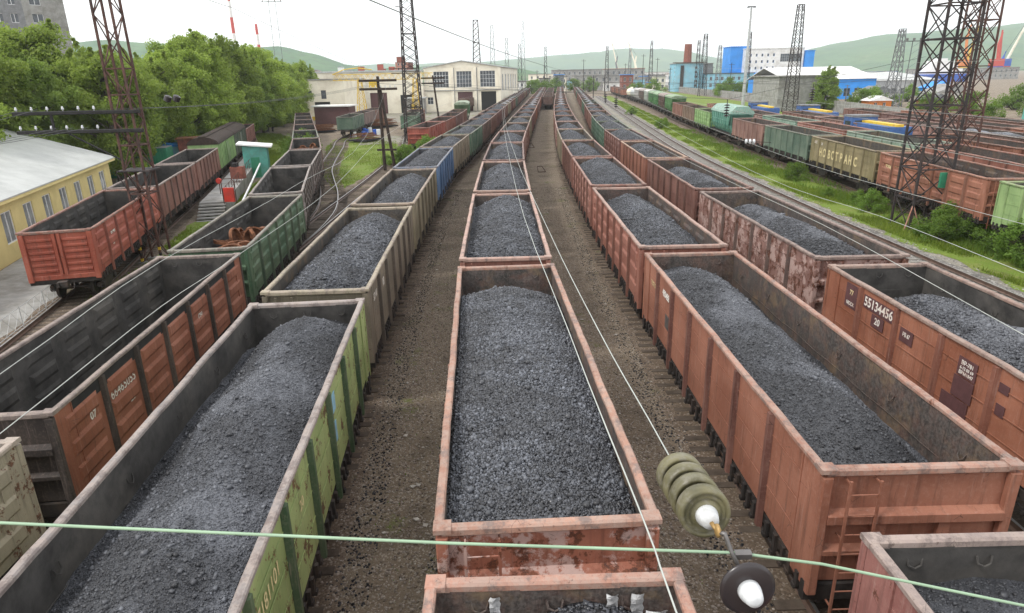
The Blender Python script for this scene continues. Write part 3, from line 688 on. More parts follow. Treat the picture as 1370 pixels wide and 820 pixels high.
for i,l in enumerate(LAWNS): lawn('grass_patch',l,50+i)
sheet('grass_patch',[(44,120),(50,118),(62,108),(72,140),(78,190),(80,235),(90,385),(70,380),(58,270),(50,190)],M['grass_soil'],.03)
lawn('dirt_patch',[(-20,112),(-24,110),(-26,118),(-22,128),(-17,126),(-15,112)],77,M['path'],.018)
sheet('pavement',[(-22.2,20),(-19.2,20),(-20.6,26),(-23.0,34),(-26.6,48),(-36,75),(-44,75),(-36.5,62),(-29.4,37),(-24.5,20)],M['concrete'],.014)
sheet('pavement',[(-42,176),(-30,168),(-20,170),(-12,160),(-9,180),(-5,240),(-60,240),(-56,190)],M['path'],.010)
def railtrack(tr,y0,y1,pale=False,s_max=170):
    mb=MB(); z=tr.z; a=tr.s_of_y(y0); b=tr.s_of_y(y1)
    s=a
    for side in (-1,1):
        s=a; pv=None
        while s<=b:
            p=tr.at(s);q=tr.at(s+.3); d=(q-p).normalized(); n=Vector((d.y,-d.x))*side
            sec=[(.70,-.18),(.84,-.18),(.78,-.14),(.785,-.05),(.805,-.04),(.805,0),(.735,0),(.735,-.04),(.755,-.05),(.76,-.14)]
            cur=[(p.x+n.x*u,p.y+n.y*u,z+w) for u,w in sec]
            if pv:
                k=len(sec)
                for i in range(k):
                    j=(i+1)%k; mb.poly((pv[i],cur[i],cur[j],pv[j]),1 if i==5 else 0)
            pv=cur; s+=1.2 if s<100 else 6
    o=mb.obj('railway_track',[M['rail'],M['railtop'],M['sleeper_pale' if pale else 'sleeper']]); struct(o)
    sm=MB(); s=a; r=random.Random(int(y0*7+tr.p[0].x))
    while s<=min(b,a+s_max):
        p=tr.at(s);q=tr.at(s+.3); d=(q-p).normalized(); n=Vector((d.y,-d.x)); j=r.uniform(-.13,.13); w=r.uniform(.10,.13); h=z-.212+r.uniform(-.025,.012)
        c=[p+n*(-1.36+j)-d*w,p+n*(1.36+j)-d*w,p+n*(1.36+j)+d*w,p+n*(-1.36+j)+d*w]
        sm.hexa([(v.x,v.y,h-.15) for v in c]+[(v.x,v.y,h) for v in c]); s+=.55
    struct(sm.obj('sleepers',M['sleeper_pale' if pale else 'sleeper']))
for k in (3,4,5,6): railtrack(T[k],-10,295)
for k in ('a','b'): railtrack(T[k],8,330,True,230)
railtrack(T[1],18,115); railtrack(T[2],-6,146); railtrack(T['s'],10,160); railtrack(T['c'],41,165); railtrack(T[7],10,365,False,150); railtrack(T['r'],78,205)
# ------------------------------------------------------------------ trains
A=lambda r,g,b,w=.35:(r,g,b,w)
ORANGE=A(.32,.110,.055,.25); ORANGE2=A(.27,.098,.056,.38); BROWN=A(.16,.070,.052,.5); MAROON=A(.125,.050,.046,.5); PINKB=A(.27,.145,.12,.6)
OLIVE=A(.20,.175,.115,.35); KHAKI=A(.23,.19,.085,.25); GREEN=A(.045,.115,.075,.38); LIME=A(.24,.37,.115,.40); BLUE=A(.045,.135,.27,.35)
GREY=A(.13,.125,.12,.5); TAN=A(.42,.37,.29,.45); REDOR=A(.30,.065,.035,.28); DKBROWN=A(.10,.055,.045,.55); LTGREEN=A(.17,.33,.16,.3); SAGE=A(.24,.36,.26,.4)
CN={id(ORANGE):'orange-brown',id(ORANGE2):'faded orange',id(BROWN):'rusty brown',id(MAROON):'dark maroon',id(PINKB):'peeling pinkish-brown',id(OLIVE):'olive-tan',id(KHAKI):'khaki',id(GREEN):'dull green',id(LIME):'lime green',id(BLUE):'blue',id(GREY):'grey',id(TAN):'cream',id(REDOR):'red-orange',id(DKBROWN):'dark brown',id(LTGREEN):'light green',id(SAGE):'pale sage green'}
def lod(y): return 0 if y<66 else (1 if y<125 else 2)
ORDN=lambda i:ORD[min(i,len(ORD)-1)]
# coal meshes ------------------------------------------------------
CM={}
CM['A']=coal_mesh('coal_heap',heap(3.10,3.36,1.08,-.1,(0.03,.62),2.2,((-1.5,3.,.03),(4.0,1.4,.08)),2.98),.04,0,0,11,M['coal_nut'],82000,.0145)
CM['0']=coal_mesh('coal_heap',heap(2.45,2.9,.85,.42,(.2,.0),1.2,((6.0,1.6,.32),)),.05,0,0,12,M['coal_nut'],40000,.021)
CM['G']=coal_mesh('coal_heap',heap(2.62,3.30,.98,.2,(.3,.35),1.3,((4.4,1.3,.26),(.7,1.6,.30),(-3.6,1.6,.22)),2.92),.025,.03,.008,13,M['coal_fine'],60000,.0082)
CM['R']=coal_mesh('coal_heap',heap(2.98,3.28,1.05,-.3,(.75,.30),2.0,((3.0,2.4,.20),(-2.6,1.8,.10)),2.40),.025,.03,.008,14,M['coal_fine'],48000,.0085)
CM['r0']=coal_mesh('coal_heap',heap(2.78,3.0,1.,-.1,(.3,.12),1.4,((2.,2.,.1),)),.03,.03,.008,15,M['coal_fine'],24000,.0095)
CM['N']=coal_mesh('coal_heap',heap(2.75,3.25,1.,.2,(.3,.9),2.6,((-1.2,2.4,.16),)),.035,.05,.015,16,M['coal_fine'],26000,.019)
for i,(e,cst,en,hp) in enumerate([(2.9,3.5,(.5,.6),((1.,2.,.1),)),(2.85,3.4,(.35,.85),((-2.,1.8,.18),(3.,1.2,.12))),(2.95,3.5,(.6,.6),((2.4,1.6,.14),(-2.6,1.6,.16))),(2.75,3.35,(.5,.7),((0,2.5,.2),)),(3.05,3.6,(.3,.4),((-1.,3.,.12),))]):
    CM['f%d'%i]=coal_mesh('coal_heap',heap(e,cst,1.,.1*(i-2),en,1.6,hp),.045,.05,.010,20+i,M['coal_far'],15000,.0165)
for i,(e,cst,en,hp) in enumerate([(2.8,3.4,(.5,.6),((1.,2.,.15),)),(2.75,3.35,(.5,.9),((-2.,1.8,.2),(3.,1.2,.1)))]):
    CM['d%d'%i]=coal_mesh('coal_heap',heap(e,cst,1.,.1,en,1.6,hp),.16,0,0,30+i,M['coal_far'],0)
def train(key,y0,n,cols,tname,loads=True,spec=None,pitch=13.92,start=0,styles=('flat','corr'),rimc=None):
    """row of wagons; spec: {i:dict(label=,coal=,coal_label=,c=,style=,post=,rim=)}"""
    tr=T[key]; s=tr.s_of_y(y0); r=random.Random(str(key)); spec=spec or {}; out=[]
    for i in range(n):
        x,y,h=tr.pose(s+pitch*i); d=spec.get(i,{})
        if d.get('skip'): out.append(None); continue
        x+=d.get('dx',0); y+=d.get('dy',0)
        c0=d.get('c') or cols[i%len(cols)]; nm=CN.get(id(c0),'brown')
        k=r.uniform(.85,1.15); c=(c0[0]*k,c0[1]*k,c0[2]*k,min(1,c0[3]*r.uniform(.8,1.2)))
        ld=d.get('load',loads)
        lab=d.get('label') or '%s %s gondola wagon, %s from the near end, %s'%('coal-filled' if ld else 'empty',nm,ORDN(i+start),tname)
        st=d.get('style') or r.choice(styles)
        w=wagon(lab,x,y,tr.z,h,c if not d.get('c') else c0,st,lod(math.hypot(x*.6,y)),d.get('post'),d.get('rim') or rimc,d.get('end'))
        out.append(w)
        if ld:
            me=CM[d['coal']] if 'coal' in d else CM['f%d'%r.randrange(5)] if y<150 else CM['d%d'%r.randrange(2)]
            coal(d.get('coal_label') or 'coal heaped in the %s wagon from the near end, %s'%(ORDN(i+start),tname),x,y,tr.z,h,me)
    return out
TN={4:'centre coal train',5:'coal train right of centre',6:'coal train beside the empty tracks',3:'coal train left of centre',2:'train left of the grassy siding',1:'train beside the yellow building',7:'mixed train beyond the grass verge'}
mixed=[PINKB,BROWN,ORANGE2,BROWN,MAROON,PINKB,BROWN,OLIVE,MAROON,BROWN,ORANGE2,DKBROWN]
W4=train(4,0.,29,mixed,TN[4],spec={0:dict(c=A(.34,.135,.095,.24),coal='0',style='flat',rim=A(.36,.175,.125,.3),label='cut-off salmon wagon at the bottom of the photo with torn tape on its inner wall',coal_label='small mound of shiny lump coal in the cut-off wagon at the bottom edge'),
  1:dict(c=A(.30,.115,.070,.36),coal='A',style='flat',rim=A(.36,.19,.135,.3),end=A(.30,.10,.06,.74),label='salmon-rimmed wagon full of shiny lump coal in the middle foreground',coal_label='big load of shiny lump coal in the middle foreground wagon'),
  2:dict(c=A(.27,.115,.085,.5),coal='f4',rim=A(.44,.27,.22,.3)),3:dict(c=A(.22,.09,.065,.5),coal='f2',rim=A(.40,.25,.2,.3)),4:dict(coal='f4')})
W5=train(5,1.15,29,[ORANGE2,BROWN,ORANGE2,MAROON,BROWN,ORANGE2,PINKB,BROWN],TN[5],spec={0:dict(c=A(.25,.095,.085,.45),coal='r0',style='flat_dark',dy=-.55,dx=-.15,rim=A(.30,.24,.22,.2),label='dusty rose wagon cut off at the bottom right corner',coal_label='coal low in the dusty rose wagon at the bottom right corner'),
  1:dict(c=A(.285,.106,.063,.34),coal='R',style='flat',rim=A(.31,.15,.105,.3),post=A(.15,.058,.045,.3),label='large clean orange-brown wagon with end ladder in the right foreground',coal_label='smooth dark coal mound in the large orange-brown right foreground wagon'),
  2:dict(c=A(.27,.095,.065,.3),coal='f3',style='corr',rim=A(.36,.22,.18,.3)),3:dict(c=A(.24,.095,.07,.35),coal='f4',style='corr'),4:dict(c=A(.2,.085,.065,.4),coal='f1'),5:dict(c=OLIVE)})
W6=train(6,13.2,27,[BROWN,MAROON,GREEN,GREEN,BROWN,MAROON,PINKB,BROWN],TN[6],spec={0:dict(c=A(.31,.108,.058,.34),coal='N',style='flat_dark',rim=A(.25,.16,.13,.3),post=A(.20,.065,.04,.35),label='orange wagon with white number 55134456 at the right edge',coal_label='coal piled in the orange wagon numbered 55134456'),  # first wagon's posts coloured darker, standing in for their shadow contrast
  1:dict(c=A(.25,.135,.115,.75),coal='N',style='flat',rim=A(.16,.11,.1,.4),post=A(.11,.075,.068,.6),label='badly peeling pink and brown wagon just beyond the wagon numbered 55134456',coal_label='coal in the badly peeling pink and brown wagon'),
  2:dict(c=A(.17,.07,.055,.5),coal='N',style='flat'),3:dict(c=A(.27,.10,.062,.3),coal='f1',style='flat',rim=A(.4,.25,.17,.3)),4:dict(c=A(.15,.055,.045,.4),coal='f4'),5:dict(c=A(.045,.13,.085,.35),coal='f4'),6:dict(c=A(.045,.12,.08,.35),coal='f4')})
W3=train(3,10.7,27,[MAROON,BROWN,OLIVE,MAROON,BROWN,GREEN,DKBROWN,BROWN,MAROON],TN[3],spec={0:dict(c=A(.29,.385,.14,.60),coal='G',style='flat_dark',rim=A(.27,.245,.235,.3),post=A(.028,.085,.035,.12),label='lime green wagon with dark green posts in the left foreground',coal_label='broad two-humped coal mound in the lime green wagon'),
  1:dict(c=A(.165,.145,.105,.4),coal='f2',style='flat',rim=A(.30,.27,.19,.3),post=A(.07,.062,.05,.3),label='olive-grey coal wagon coupled behind the lime green wagon'),
  2:dict(c=A(.20,.18,.115,.4),coal='f3',style='flat',rim=A(.28,.23,.17,.3),label='olive-tan coal wagon between the olive-grey and the blue wagon'),
  3:dict(c=A(.05,.15,.30,.25),coal='f4',style='flat',rim=A(.10,.17,.26,.3),post=A(.035,.10,.21,.2),label='blue coal wagon in the train left of centre'),4:dict(c=A(.19,.165,.115,.35),coal='f1',style='flat')})
W2=train(2,4.45,11,[DKBROWN,GREY,DKBROWN,MAROON],TN[2],loads=False,styles=('corr_dark','flat_dark'),spec={0:dict(c=A(.33,.29,.22,.62),style='corr_dark',rim=A(.38,.33,.28,.4),label='cream wagon with rusty gouges at the left edge of the photo'),
  1:dict(c=A(.275,.085,.045,.34),style='corr_dark',rim=A(.17,.14,.13,.4),post=A(.03,.026,.025,.3),end=A(.035,.03,.03,.3),label='empty orange wagon with black posts and white number 66465055'),
  2:dict(c=A(.045,.125,.065,.35),style='corr_dark',rim=A(.16,.18,.15,.4),post=A(.05,.10,.06,.3),label='green wagon carrying rusty wheel rims'),
  3:dict(c=A(.14,.125,.12,.5),style='corr_dark',rim=A(.24,.23,.22,.3),post=A(.06,.055,.05,.3),label='empty grey wagon coupled behind the green wagon of wheel rims'),
  4:dict(c=A(.11,.09,.085,.5),style='corr_dark',rim=A(.24,.23,.22,.3),label='empty grey-brown wagon, second behind the green wagon of wheel rims'),
  5:dict(c=A(.12,.07,.055,.5),label='brown wagon carrying a tangle of rusty tyres, left of the grassy siding'),6:dict(c=GREEN)})
W1=train(1,36.1,3,[REDOR,BROWN,BROWN],TN[1],loads=False,styles=('corr_dark','flat_dark'),pitch=13.75,spec={0:dict(c=A(.33,.062,.033,.22),style='corr_door_dark',rim=A(.22,.07,.045,.3),post=A(.20,.045,.028,.3),label='bright red-orange empty wagon with double end doors beside the yellow building'),
  1:dict(c=A(.20,.075,.055,.5),style='flat_dark',rim=A(.20,.17,.16,.3),post=A(.09,.045,.038,.4),label='rusty red-brown empty wagon directly behind the bright red-orange one'),2:dict(c=A(.19,.075,.055,.45),style='flat_dark',rim=A(.20,.17,.16,.3),label='brown empty wagon in front of the light green boxcar')})
W7=train(7,28.3,9,[ORANGE,KHAKI,GREEN,PINKB],TN[7],loads=False,spec={0:dict(c=A(.25,.40,.15,.36),style='flat',label='light green wagon cut off at the right edge above the bushes'),1:dict(c=A(.30,.11,.065,.3),style='corr',label='orange-brown wagon behind the double lattice mast at the right'),
  2:dict(c=A(.23,.195,.095,.2),style='flat',post=A(.17,.145,.07,.25),label='khaki wagon with large white Cyrillic lettering'),3:dict(c=A(.085,.155,.115,.3),style='flat',label='grey-green empty wagon next to the khaki lettered wagon'),4:dict(c=A(.24,.125,.105,.4),style='flat',label='pinkish-brown empty wagon between the grey-green wagon and the teal hopper'),
  5:dict(skip=1),6:dict(c=A(.20,.37,.13,.2),label='bright light green empty wagon beyond the teal hopper'),7:dict(c=A(.17,.11,.075,.5),label='greyish-brown empty wagon beyond the bright light green one'),8:dict(c=A(.22,.09,.065,.4),label='red-brown empty wagon next to the green covered hoppers')})
browns=[ORANGE2,BROWN,MAROON,BROWN,ORANGE2,DKBROWN,PINKB,BROWN]
def rot(l,k): return l[k:]+l[:k]
train(8,33.,8,rot(browns,1),'first row behind the mixed train',loads=False,spec={1:dict(c=A(.30,.11,.075,.4)),2:dict(c=A(.24,.36,.27,.3),label='pale sage green wagon in the first row behind the khaki lettered wagon'),3:dict(c=A(.33,.12,.085,.35)),4:dict(c=A(.20,.36,.27,.3),label='pale mint green wagon in the row behind the teal hopper')})
train(9,42.,6,rot(browns,3),'second row behind the mixed train',loads=False,spec={2:dict(skip=1),5:dict(skip=1)})
train(10,50.,3,rot(browns,4),'third row behind the mixed train',loads=False,spec={0:dict(load=True,coal='d0'),1:dict(load=True,coal='d1')})
train(11,60.,4,rot(browns,0),'fourth row behind the mixed train',loads=False)
train(12,66.,3,rot(browns,2),'fifth row behind the mixed train',loads=False)
train(7,293.,6,[ORANGE2,BROWN],'rake ending the mixed train',loads=False)
T['f1']=Track([(-13,205),(-8,250),(-4,310)],0.); T['f2']=Track([(-20,215),(-14,260),(-9,320)],0.)
train('f1',212,11,[DKBROWN,BROWN],'far row beside the depot',loads=False); train('f2',222,11,[BROWN,DKBROWN],'second far row beside the depot',loads=False)
T['f3']=Track([(11.3,196),(15.2,255),(19.2,312)],0.)
train('f3',212,12,[DKBROWN,BROWN],'far row between the centre trains',loads=False)
train('c',131.,3,[GREEN,PINKB,BROWN],'short rake by the red shed',loads=False,spec={0:dict(c=A(.07,.14,.10,.3),style='flat',end=A(.08,.16,.115,.3),label='green empty wagon facing the camera near the red shed'),1:dict(c=A(.19,.14,.13,.45),style='flat')})
train('s',132.,2,[GREEN,BROWN],'short rake by the wooden pole',loads=False,spec={0:dict(c=A(.075,.17,.11,.25),style='flat',label='green empty wagon facing the camera right of the wooden pole'),1:dict(c=A(.2,.09,.07,.4))})
train('r',99.5,4,[REDOR,REDOR,DKBROWN,BROWN],'red rake before the cream depot',loads=False,spec={0:dict(c=A(.30,.06,.04,.25),style='flat',label='red empty wagon, nearest of the rake before the cream depot'),1:dict(c=A(.23,.07,.05,.3)),2:dict(c=A(.12,.05,.045,.4))})
# ---- writing and extras on single wagons
def text(body,size,mat,parent,loc,rot,name='lettering',ext=.0015,xs=1.,bold=0.):
    cu=bpy.data.curves.new('txt','FONT'); cu.body=body; cu.size=size; cu.extrude=ext; cu.offset=bold; cu.resolution_u=3; cu.align_x='CENTER'; cu.align_y='CENTER'
    o=bpy.data.objects.new('txt',cu); col.objects.link(o); bpy.context.view_layer.update()
    me=bpy.data.meshes.new_from_object(o.evaluated_get(bpy.context.evaluated_depsgraph_get())); bpy.data.objects.remove(o); bpy.data.curves.remove(cu)
    me.materials.clear(); me.materials.append(mat); o=link(name,me,parent,loc); o.rotation_euler=rot; o.scale=(xs,1,1); return o
def side(w,s): 
    ch=[c for c in w.children if c.name.startswith('side_wall')]
    return ch[0 if s<0 else 1]
def lpt(w,body,size,y,z,mat=None,s=-1,xs=1.,bold=None):     # writing on the left (-1) or right (+1) side
    o=text(body,size,mat or M['letter'],side(w,s),(s*1.4835,y,z),(R(90),0,R(-90 if s<0 else 90)),xs=xs,bold=size*.02 if bold is None else bold); return o
def patch(w,y0,y1,z0,z1,mat,s=-1,name='paint_patch'):
    mb=MB(); x=sorted((s*1.47,s*1.4825)); mb.box(x[0],x[1],y0,y1,z0,z1); return mb.obj(name,mat,side(w,s))
w=W6[0]
patch(w,2.85,4.35,2.88,3.24,M['maroon']); lpt(w,'55134456',.36,3.6,3.06,xs=.98)
patch(w,3.25,3.85,2.50,2.84,M['maroon']); lpt(w,'20',.26,3.55,2.68)
patch(w,1.95,2.5,2.62,2.98,M['maroon']); lpt(w,'РВ 67',.15,2.22,2.82,xs=.8)
patch(w,4.72,5.35,2.6,3.3,M['maroon']); lpt(w,'77',.2,5.03,3.05,M['letter_y']); lpt(w,'МОСК',.14,5.03,2.72)
patch(w,-.35,.25,2.72,3.15,M['maroon']); lpt(w,'ВР-781',.13,-.05,3.03); lpt(w,'6-12 03 69',.10,-.05,2.91); lpt(w,'ВРМ1847',.11,-.05,2.80)
patch(w,-.35,.3,2.2,2.69,M['maroon']); patch(w,-.3,.6,1.7,2.17,M['maroon']); patch(w,-1.3,-1.02,2.9,3.1,M['maroon']); patch(w,-1.3,-1.05,2.4,2.65,M['maroon'])
patch(w,-4.,-3.0,1.4,3.3,M['dark'])
w=W5[1]; lpt(w,'488488',.30,3.55,2.95,xs=.9); lpt(w,'ТСП 5',.20,5.2,2.8,M['letter_y']); patch(w,3.1,3.5,2.0,2.4,M['steel']); None
w=W2[1]; lpt(w,'66465055',.34,-3.6,2.72,s=1,xs=.95,bold=0.); lpt(w,'20',.26,-3.3,2.25,s=1); lpt(w,'07',.26,-5.1,2.7,s=1); lpt(w,'V',.22,-1.7,2.45,s=1); lpt(w,'СН',.24,1.8,2.6,s=1)
for i in range(7):
    y0,y1=BAYS[i]+.1,BAYS[i+1]-.1
    patch(w,y0,y1,3.06+.02*((i*7)%3),3.395,M['dark'],s=1,name='tar_band')
w=W3[0]; lpt(w,'7181101',.36,-3.7,2.72,M['letter_y'],s=1,xs=.85,bold=0.); lpt(w,'20',.26,-1.7,2.7,M['letter_y'],s=1,bold=0.)
patch(w,1.3,1.62,2.7,3.1,M['skyblue_patch'],s=1); patch(w,1.2,1.5,2.05,2.5,M['skyblue_patch'],s=1)
w=W3[1]; lpt(w,'53 41',.3,-5.2,2.9,s=1); lpt(w,'18',.4,-3.5,2.8,s=1)
w=W7[2]
for ch,y in zip('HOBOTPAHC',[4.1,3.25,2.15,1.35,.5,-.4,-1.4,-2.2,-3.2]): lpt(w,ch,1.0,y,2.25,M['letter_y'],xs=.9,bold=.03)
lpt(w,'6042',.36,5.5,3.05); lpt(w,'20',.3,4.0,3.0)
w=W7[1]; lpt(w,'ТРАНС',.42,3.5,2.9,M['letter_y']); lpt(w,'5284',.4,5.1,2.6,M['letter_y']); lpt(w,'29 14',.5,-.3,2.4,M['letter_y'])
w=W1[0]; lpt(w,'6148',.36,-3.4,2.75,s=1); lpt(w,'20',.26,-3.6,2.2,s=1)
# torn tape on the inner wall of the cut-off wagon
def tape(x,z,w_,h_,lab,seed):
    r=random.Random(seed); tr=T[4]; cx,cy,h=tr.pose(tr.s_of_y(0.)); mb=MB(); n=6
    P=[]
    for j in range(n+1):
        t=j/n; P.append([(x+(i-1.5)/1.5*w_*.5*(1+r.uniform(-.12,.12))+r.uniform(-.01,.01),6.30-.03*math.sin(t*3+i)-r.uniform(0,.02),z-h_*t) for i in range(4)])
    for j in range(n):
        for i in range(3): mb.poly((P[j][i],P[j][i+1],P[j+1][i+1],P[j+1][i])); mb.poly([(q[0],q[1]+.004,q[2]) for q in (P[j+1][i],P[j+1][i+1],P[j][i+1],P[j][i])])
    o=mb.obj('tape_scrap',M['foil'],None,(cx,cy,0)); o.rotation_euler=(0,0,-h); tag(o,lab,'tape scrap')
tape(-.72,3.35,.12,.26,'white torn tape scrap at the left of the inner wall of the bottom wagon',1)
tape(.68,3.34,.14,.26,'grey tape scrap hanging third from the right wall of the bottom wagon',2)
tape(.98,3.34,.15,.36,'largest silver tape scrap hanging in the middle right of the bottom wagon',3)
tape(1.22,3.08,.26,.10,'low silver tape scrap in the right corner of the bottom wagon',4)
M['crate_red']=simple('dull_red_steel',(.34,.085,.06),.7,.3,.6,dirt=(.25,.10,.08))
# ------------------------------------------------------------------ lattice masts
def lattice(name,label,base,h,w0,w1,nseg,mat='latt_dark',legw=.07,br=.035,hor=(),X=True,rz=0.,group='lattice masts in the yard',d0=None,d1=None,foot=True):
    t=thing(name,label,'lattice mast',base,rz,group)
    d0=d0 or w0; d1=d1 or w1
    def cn(k,z):
        f=z/h; w=(w0+(w1-w0)*f)/2; d=(d0+(d1-d0)*f)/2; sx,sy=((-1,-1),(1,-1),(1,1),(-1,1))[k]; return Vector((sx*w,sy*d,z))
    mb=MB()
    for k in range(4):
        a,b=cn(k,0),cn(k,h); mb.tube([a,b],legw,4)
    mb.obj('mast_legs',M[mat],t)
    mb=MB()
    for i in range(nseg):
        z0=h*i/nseg;z1=h*(i+1)/nseg
        for k in range(4):
            k2=(k+1)%4
            if X or (i+k)%2==0: mb.tube([cn(k,z0),cn(k2,z1)],br,4,cap=False)
            if X or (i+k)%2==1: mb.tube([cn(k2,z0),cn(k,z1)],br,4,cap=False)
            if i in hor: mb.tube([cn(k,z0),cn(k2,z0)],br*1.5,4)
    for k in range(4): mb.tube([cn(k,h),cn((k+1)%4,h)],br*1.4,4)
    mb.obj('bracing',M[mat],t)
    if foot:
        mb=MB()
        for k in range(4):
            c=cn(k,0); mb.box(c.x-.2,c.x+.2,c.y-.2,c.y+.2,-.4,.06)
        mb.obj('footing',M['concrete'],t)
    return t
def insul_pin(t,x,y,z):
    mb=MB(); mb.lathe([(.02,-.05),(.02,.06),(.06,.07),(.075,.11),(.05,.15),(.06,.19),(.03,.24)],(x,y,z),(0,0,1),10); mb.obj('insulator',M['cap'],t)
# big left mast: rusty legs, two dark cross arms to its left
mL=lattice('lattice_mast','tall rusty lattice mast with two dark arms of insulators, beside the red-orange wagon',(-21.1,38.4,-.75),17.5,1.15,.95,13,'latt_rust',.075,.035,(3,5,7,8),False)
mb=MB()
for z in (8.55,7.55): mb=MB(); mb.cbox(-5.9,1.0,-.72,-.54,z-.1,z+.1,'x',.03); mb.obj('cross_arm',M['dark'],mL)
mb=MB(); mb.box(-3.9,-3.8,-.7,-.58,7.65,8.45); mb.obj('arm_strut',M['dark'],mL); mb=MB(); mb.beam((-3.2,-.62,7.5),(-.5,-.5,5.9),.07); mb.obj('arm_brace',M['dark'],mL)
mb=MB(); mb.box(-.9,.9,-.75,.75,5.3,5.38); mb.beam((-.95,-.7,5.3),(-.3,-.5,3.6),.05); mb.beam((.95,-.7,5.3),(.4,-.5,4.0),.05); mb.obj('landing',M['latt_dark'],mL)
for z in (8.65,7.65):
    for i in range(6): insul_pin(mL,-5.7+i*.85,-.63,z)
for k,(x,y) in enumerate(((-.57,-.57),(.57,-.57))):
    mb=MB()
    for j in range(3): mb.box(x-.06,x+.06,y-.06,y+.06,.1+j*.34,.1+j*.34+.17,j%2)
    mb.obj('striped_leg_sleeve',[M['yellow'],M['dark']],mL)
# double mast at the right
mR=lattice('lattice_mast','nearer of the two big black lattice masts standing among bushes at the right',(25.6,41.0,-.25),16.5,2.05,1.95,9,'latt_dark',.085,.038,(1,2,3,4,5,6,7,8),True)
mb=MB()
for x in (-1.02,1.02):
    for dx in (-.5,.5): mb.beam((x,-1.02,1.6),(x+dx,-1.3,0.),.06)
mb.obj('red_white_strut',[M['chalk']],mR)
mb=MB(); mb.box(.25,.75,-1.2,-1.0,2.6,3.5); mb.obj('relay_box',M['green_en'],mR)
mR2=lattice('lattice_mast','farther of the two big lattice masts at the right, with a top arm',(34.9,52.5,-.25),19.,1.9,1.4,12,'latt_rust',.08,.036,(2,4,6,8,10),True)
for q in (((-.9,0,16.2),(3.2,0,16.8)),((-.9,0,17.6),(2.4,0,17.2))): mb=MB(); mb.beam(*q,.08); mb.obj('cross_arm',M['latt_dark'],mR2)
m5=lattice('lattice_mast','tall lattice mast in front of the cream depot, left of centre',(-15.6,114,-.8),28,3.0,1.35,20,'latt_dark',.13,.05,(4,8,12,16),True)
for q in (((-3.2,-1.1,11.6),(1.2,-1.1,11.6)),((-3.0,-1.1,10.9),(1.2,-1.1,10.9)),((-1.9,0,20.9),(-.4,0,20.6))): mb=MB(); mb.beam(*q,.11); mb.obj('cross_arm',M['latt_dark'],m5)
lattice('lattice_mast','lattice mast rising over the right end of the cream depot gable',(-10.,235,-.5),27.5,3.3,1.5,16,'latt_dark',.16,.07,(4,8,12),True)
FAR=[((673,80),(673,128),'thin far mast'),]
far_m=[(-6.,300,30,2.6,'far lattice mast with lamps just right of the depot'),(0.,340,27,2.6,'second far lattice mast right of the depot'),(6,330,24,2.4,'short far lattice mast right of the depot'),(8.5,365,36,2.2,'slender far mast standing tall above the coal trains'),
 (23,420,26,2.4,'far mast over the vanishing coal trains'),(61,430,26,2.6,'far dark mast right of the vanishing coal trains'),(82,470,26,2.4,'thinner far mast right of the vanishing trains'),(90,440,29,2.6,'far mast before the red-roofed long building'),(103,380,26,2.6,'far mast left of the pale blue boiler house'),(104,345,22,2.8,'sturdy mast before the pale blue boiler house'),(113,330,27,2.2,'mast touching the brick chimney of the boiler house'),
 (84,300,25,3.0,'grey lattice mast left of the tall lamp post'),(100,180,19,2.8,'small grey mast behind the big conifer')]
for i,(x,y,h,w,lab) in enumerate(far_m): lattice('lattice_mast',lab,(x,y,-.3),h,w,w*.4,8,'latt_grey' if i%3==0 else 'latt_dark',.12,.06,(3,6),True,foot=False)
lattice('lattice_mast','grey lattice mast before the blue plant, next to the conifer',(68.3,167,-.3),24,2.7,1.2,14,'latt_dark',.12,.05,(4,8),True)
def floodmast(label,x,y,h,w):
    t=thing('floodlight_mast',label,'floodlight mast',(x,y,-.3),0,'floodlight masts')
    mb=MB()
    for sx in (-1,1): mb.tube([(sx*w/2,0,0),(sx*w/2*.8,0,h)],.13,6)
    for i in range(10): mb.beam((-w/2,0,h*i/10),(w/2,0,h*(i+1)/10),.05)
    mb.obj('mast_legs',M['latt_grey'],t)
    mb=MB(); mb.box(-w*1.2,w*1.2,-.5,.5,h,h+.15)
    mb.obj('platform',M['latt_dark'],t)
    for i in range(4): 
        q=MB(); x0=-w*1.1+i*w*.73; q.box(x0-.25,x0+.25,-.5,-.2,h+.2,h+.8); q.obj('floodlight',M['steel'],t)
floodmast('floodlight mast standing above the left treetops',-112.6,350,46,4.)
floodmast('floodlight mast before the sheds at the right',104,180,16.,2.4)
def lamppost(label,x,y,h):
    t=thing('light_mast',label,'light mast',(x,y,-.3),0)
    MB().tube([(0,0,0),(0,0,h)],[.55,.28],10).obj('pole',M['galv'],t); mb=MB(); mb.box(-1.1,1.1,-.3,.3,h-.1,h+.15); mb.box(-1.2,-.6,-.5,.5,h-.3,h-.05); mb.box(.6,1.2,-.5,.5,h-.3,h-.05); mb.obj('lamp_head',M['latt_grey'],t)
    mb=MB(); mb.tube([(0.62,0,9),(0.5,0,17)],.32,8); return t
lamppost('tall tapering grey lamp post rising before the blue plant',70.4,206.8,27.2)
for lab,x,y,h in (('red and white chimney, left and taller of the two above the trees',-228,600,86),('red and white chimney, right and shorter of the two above the trees',-208.5,600,56)):
    t=thing('striped_chimney',lab,'chimney',(x,y,-.8),0,'striped chimneys')
    for i in range(7):
        z0=h*i/7;z1=h*(i+1)/7; MB().tube([(0,0,z0),(0,0,z1)],[1.9-.9*i/7,1.9-.9*(i+1)/7],12).obj('chimney_band',M['red' if i%2==0 else 'white'],t)
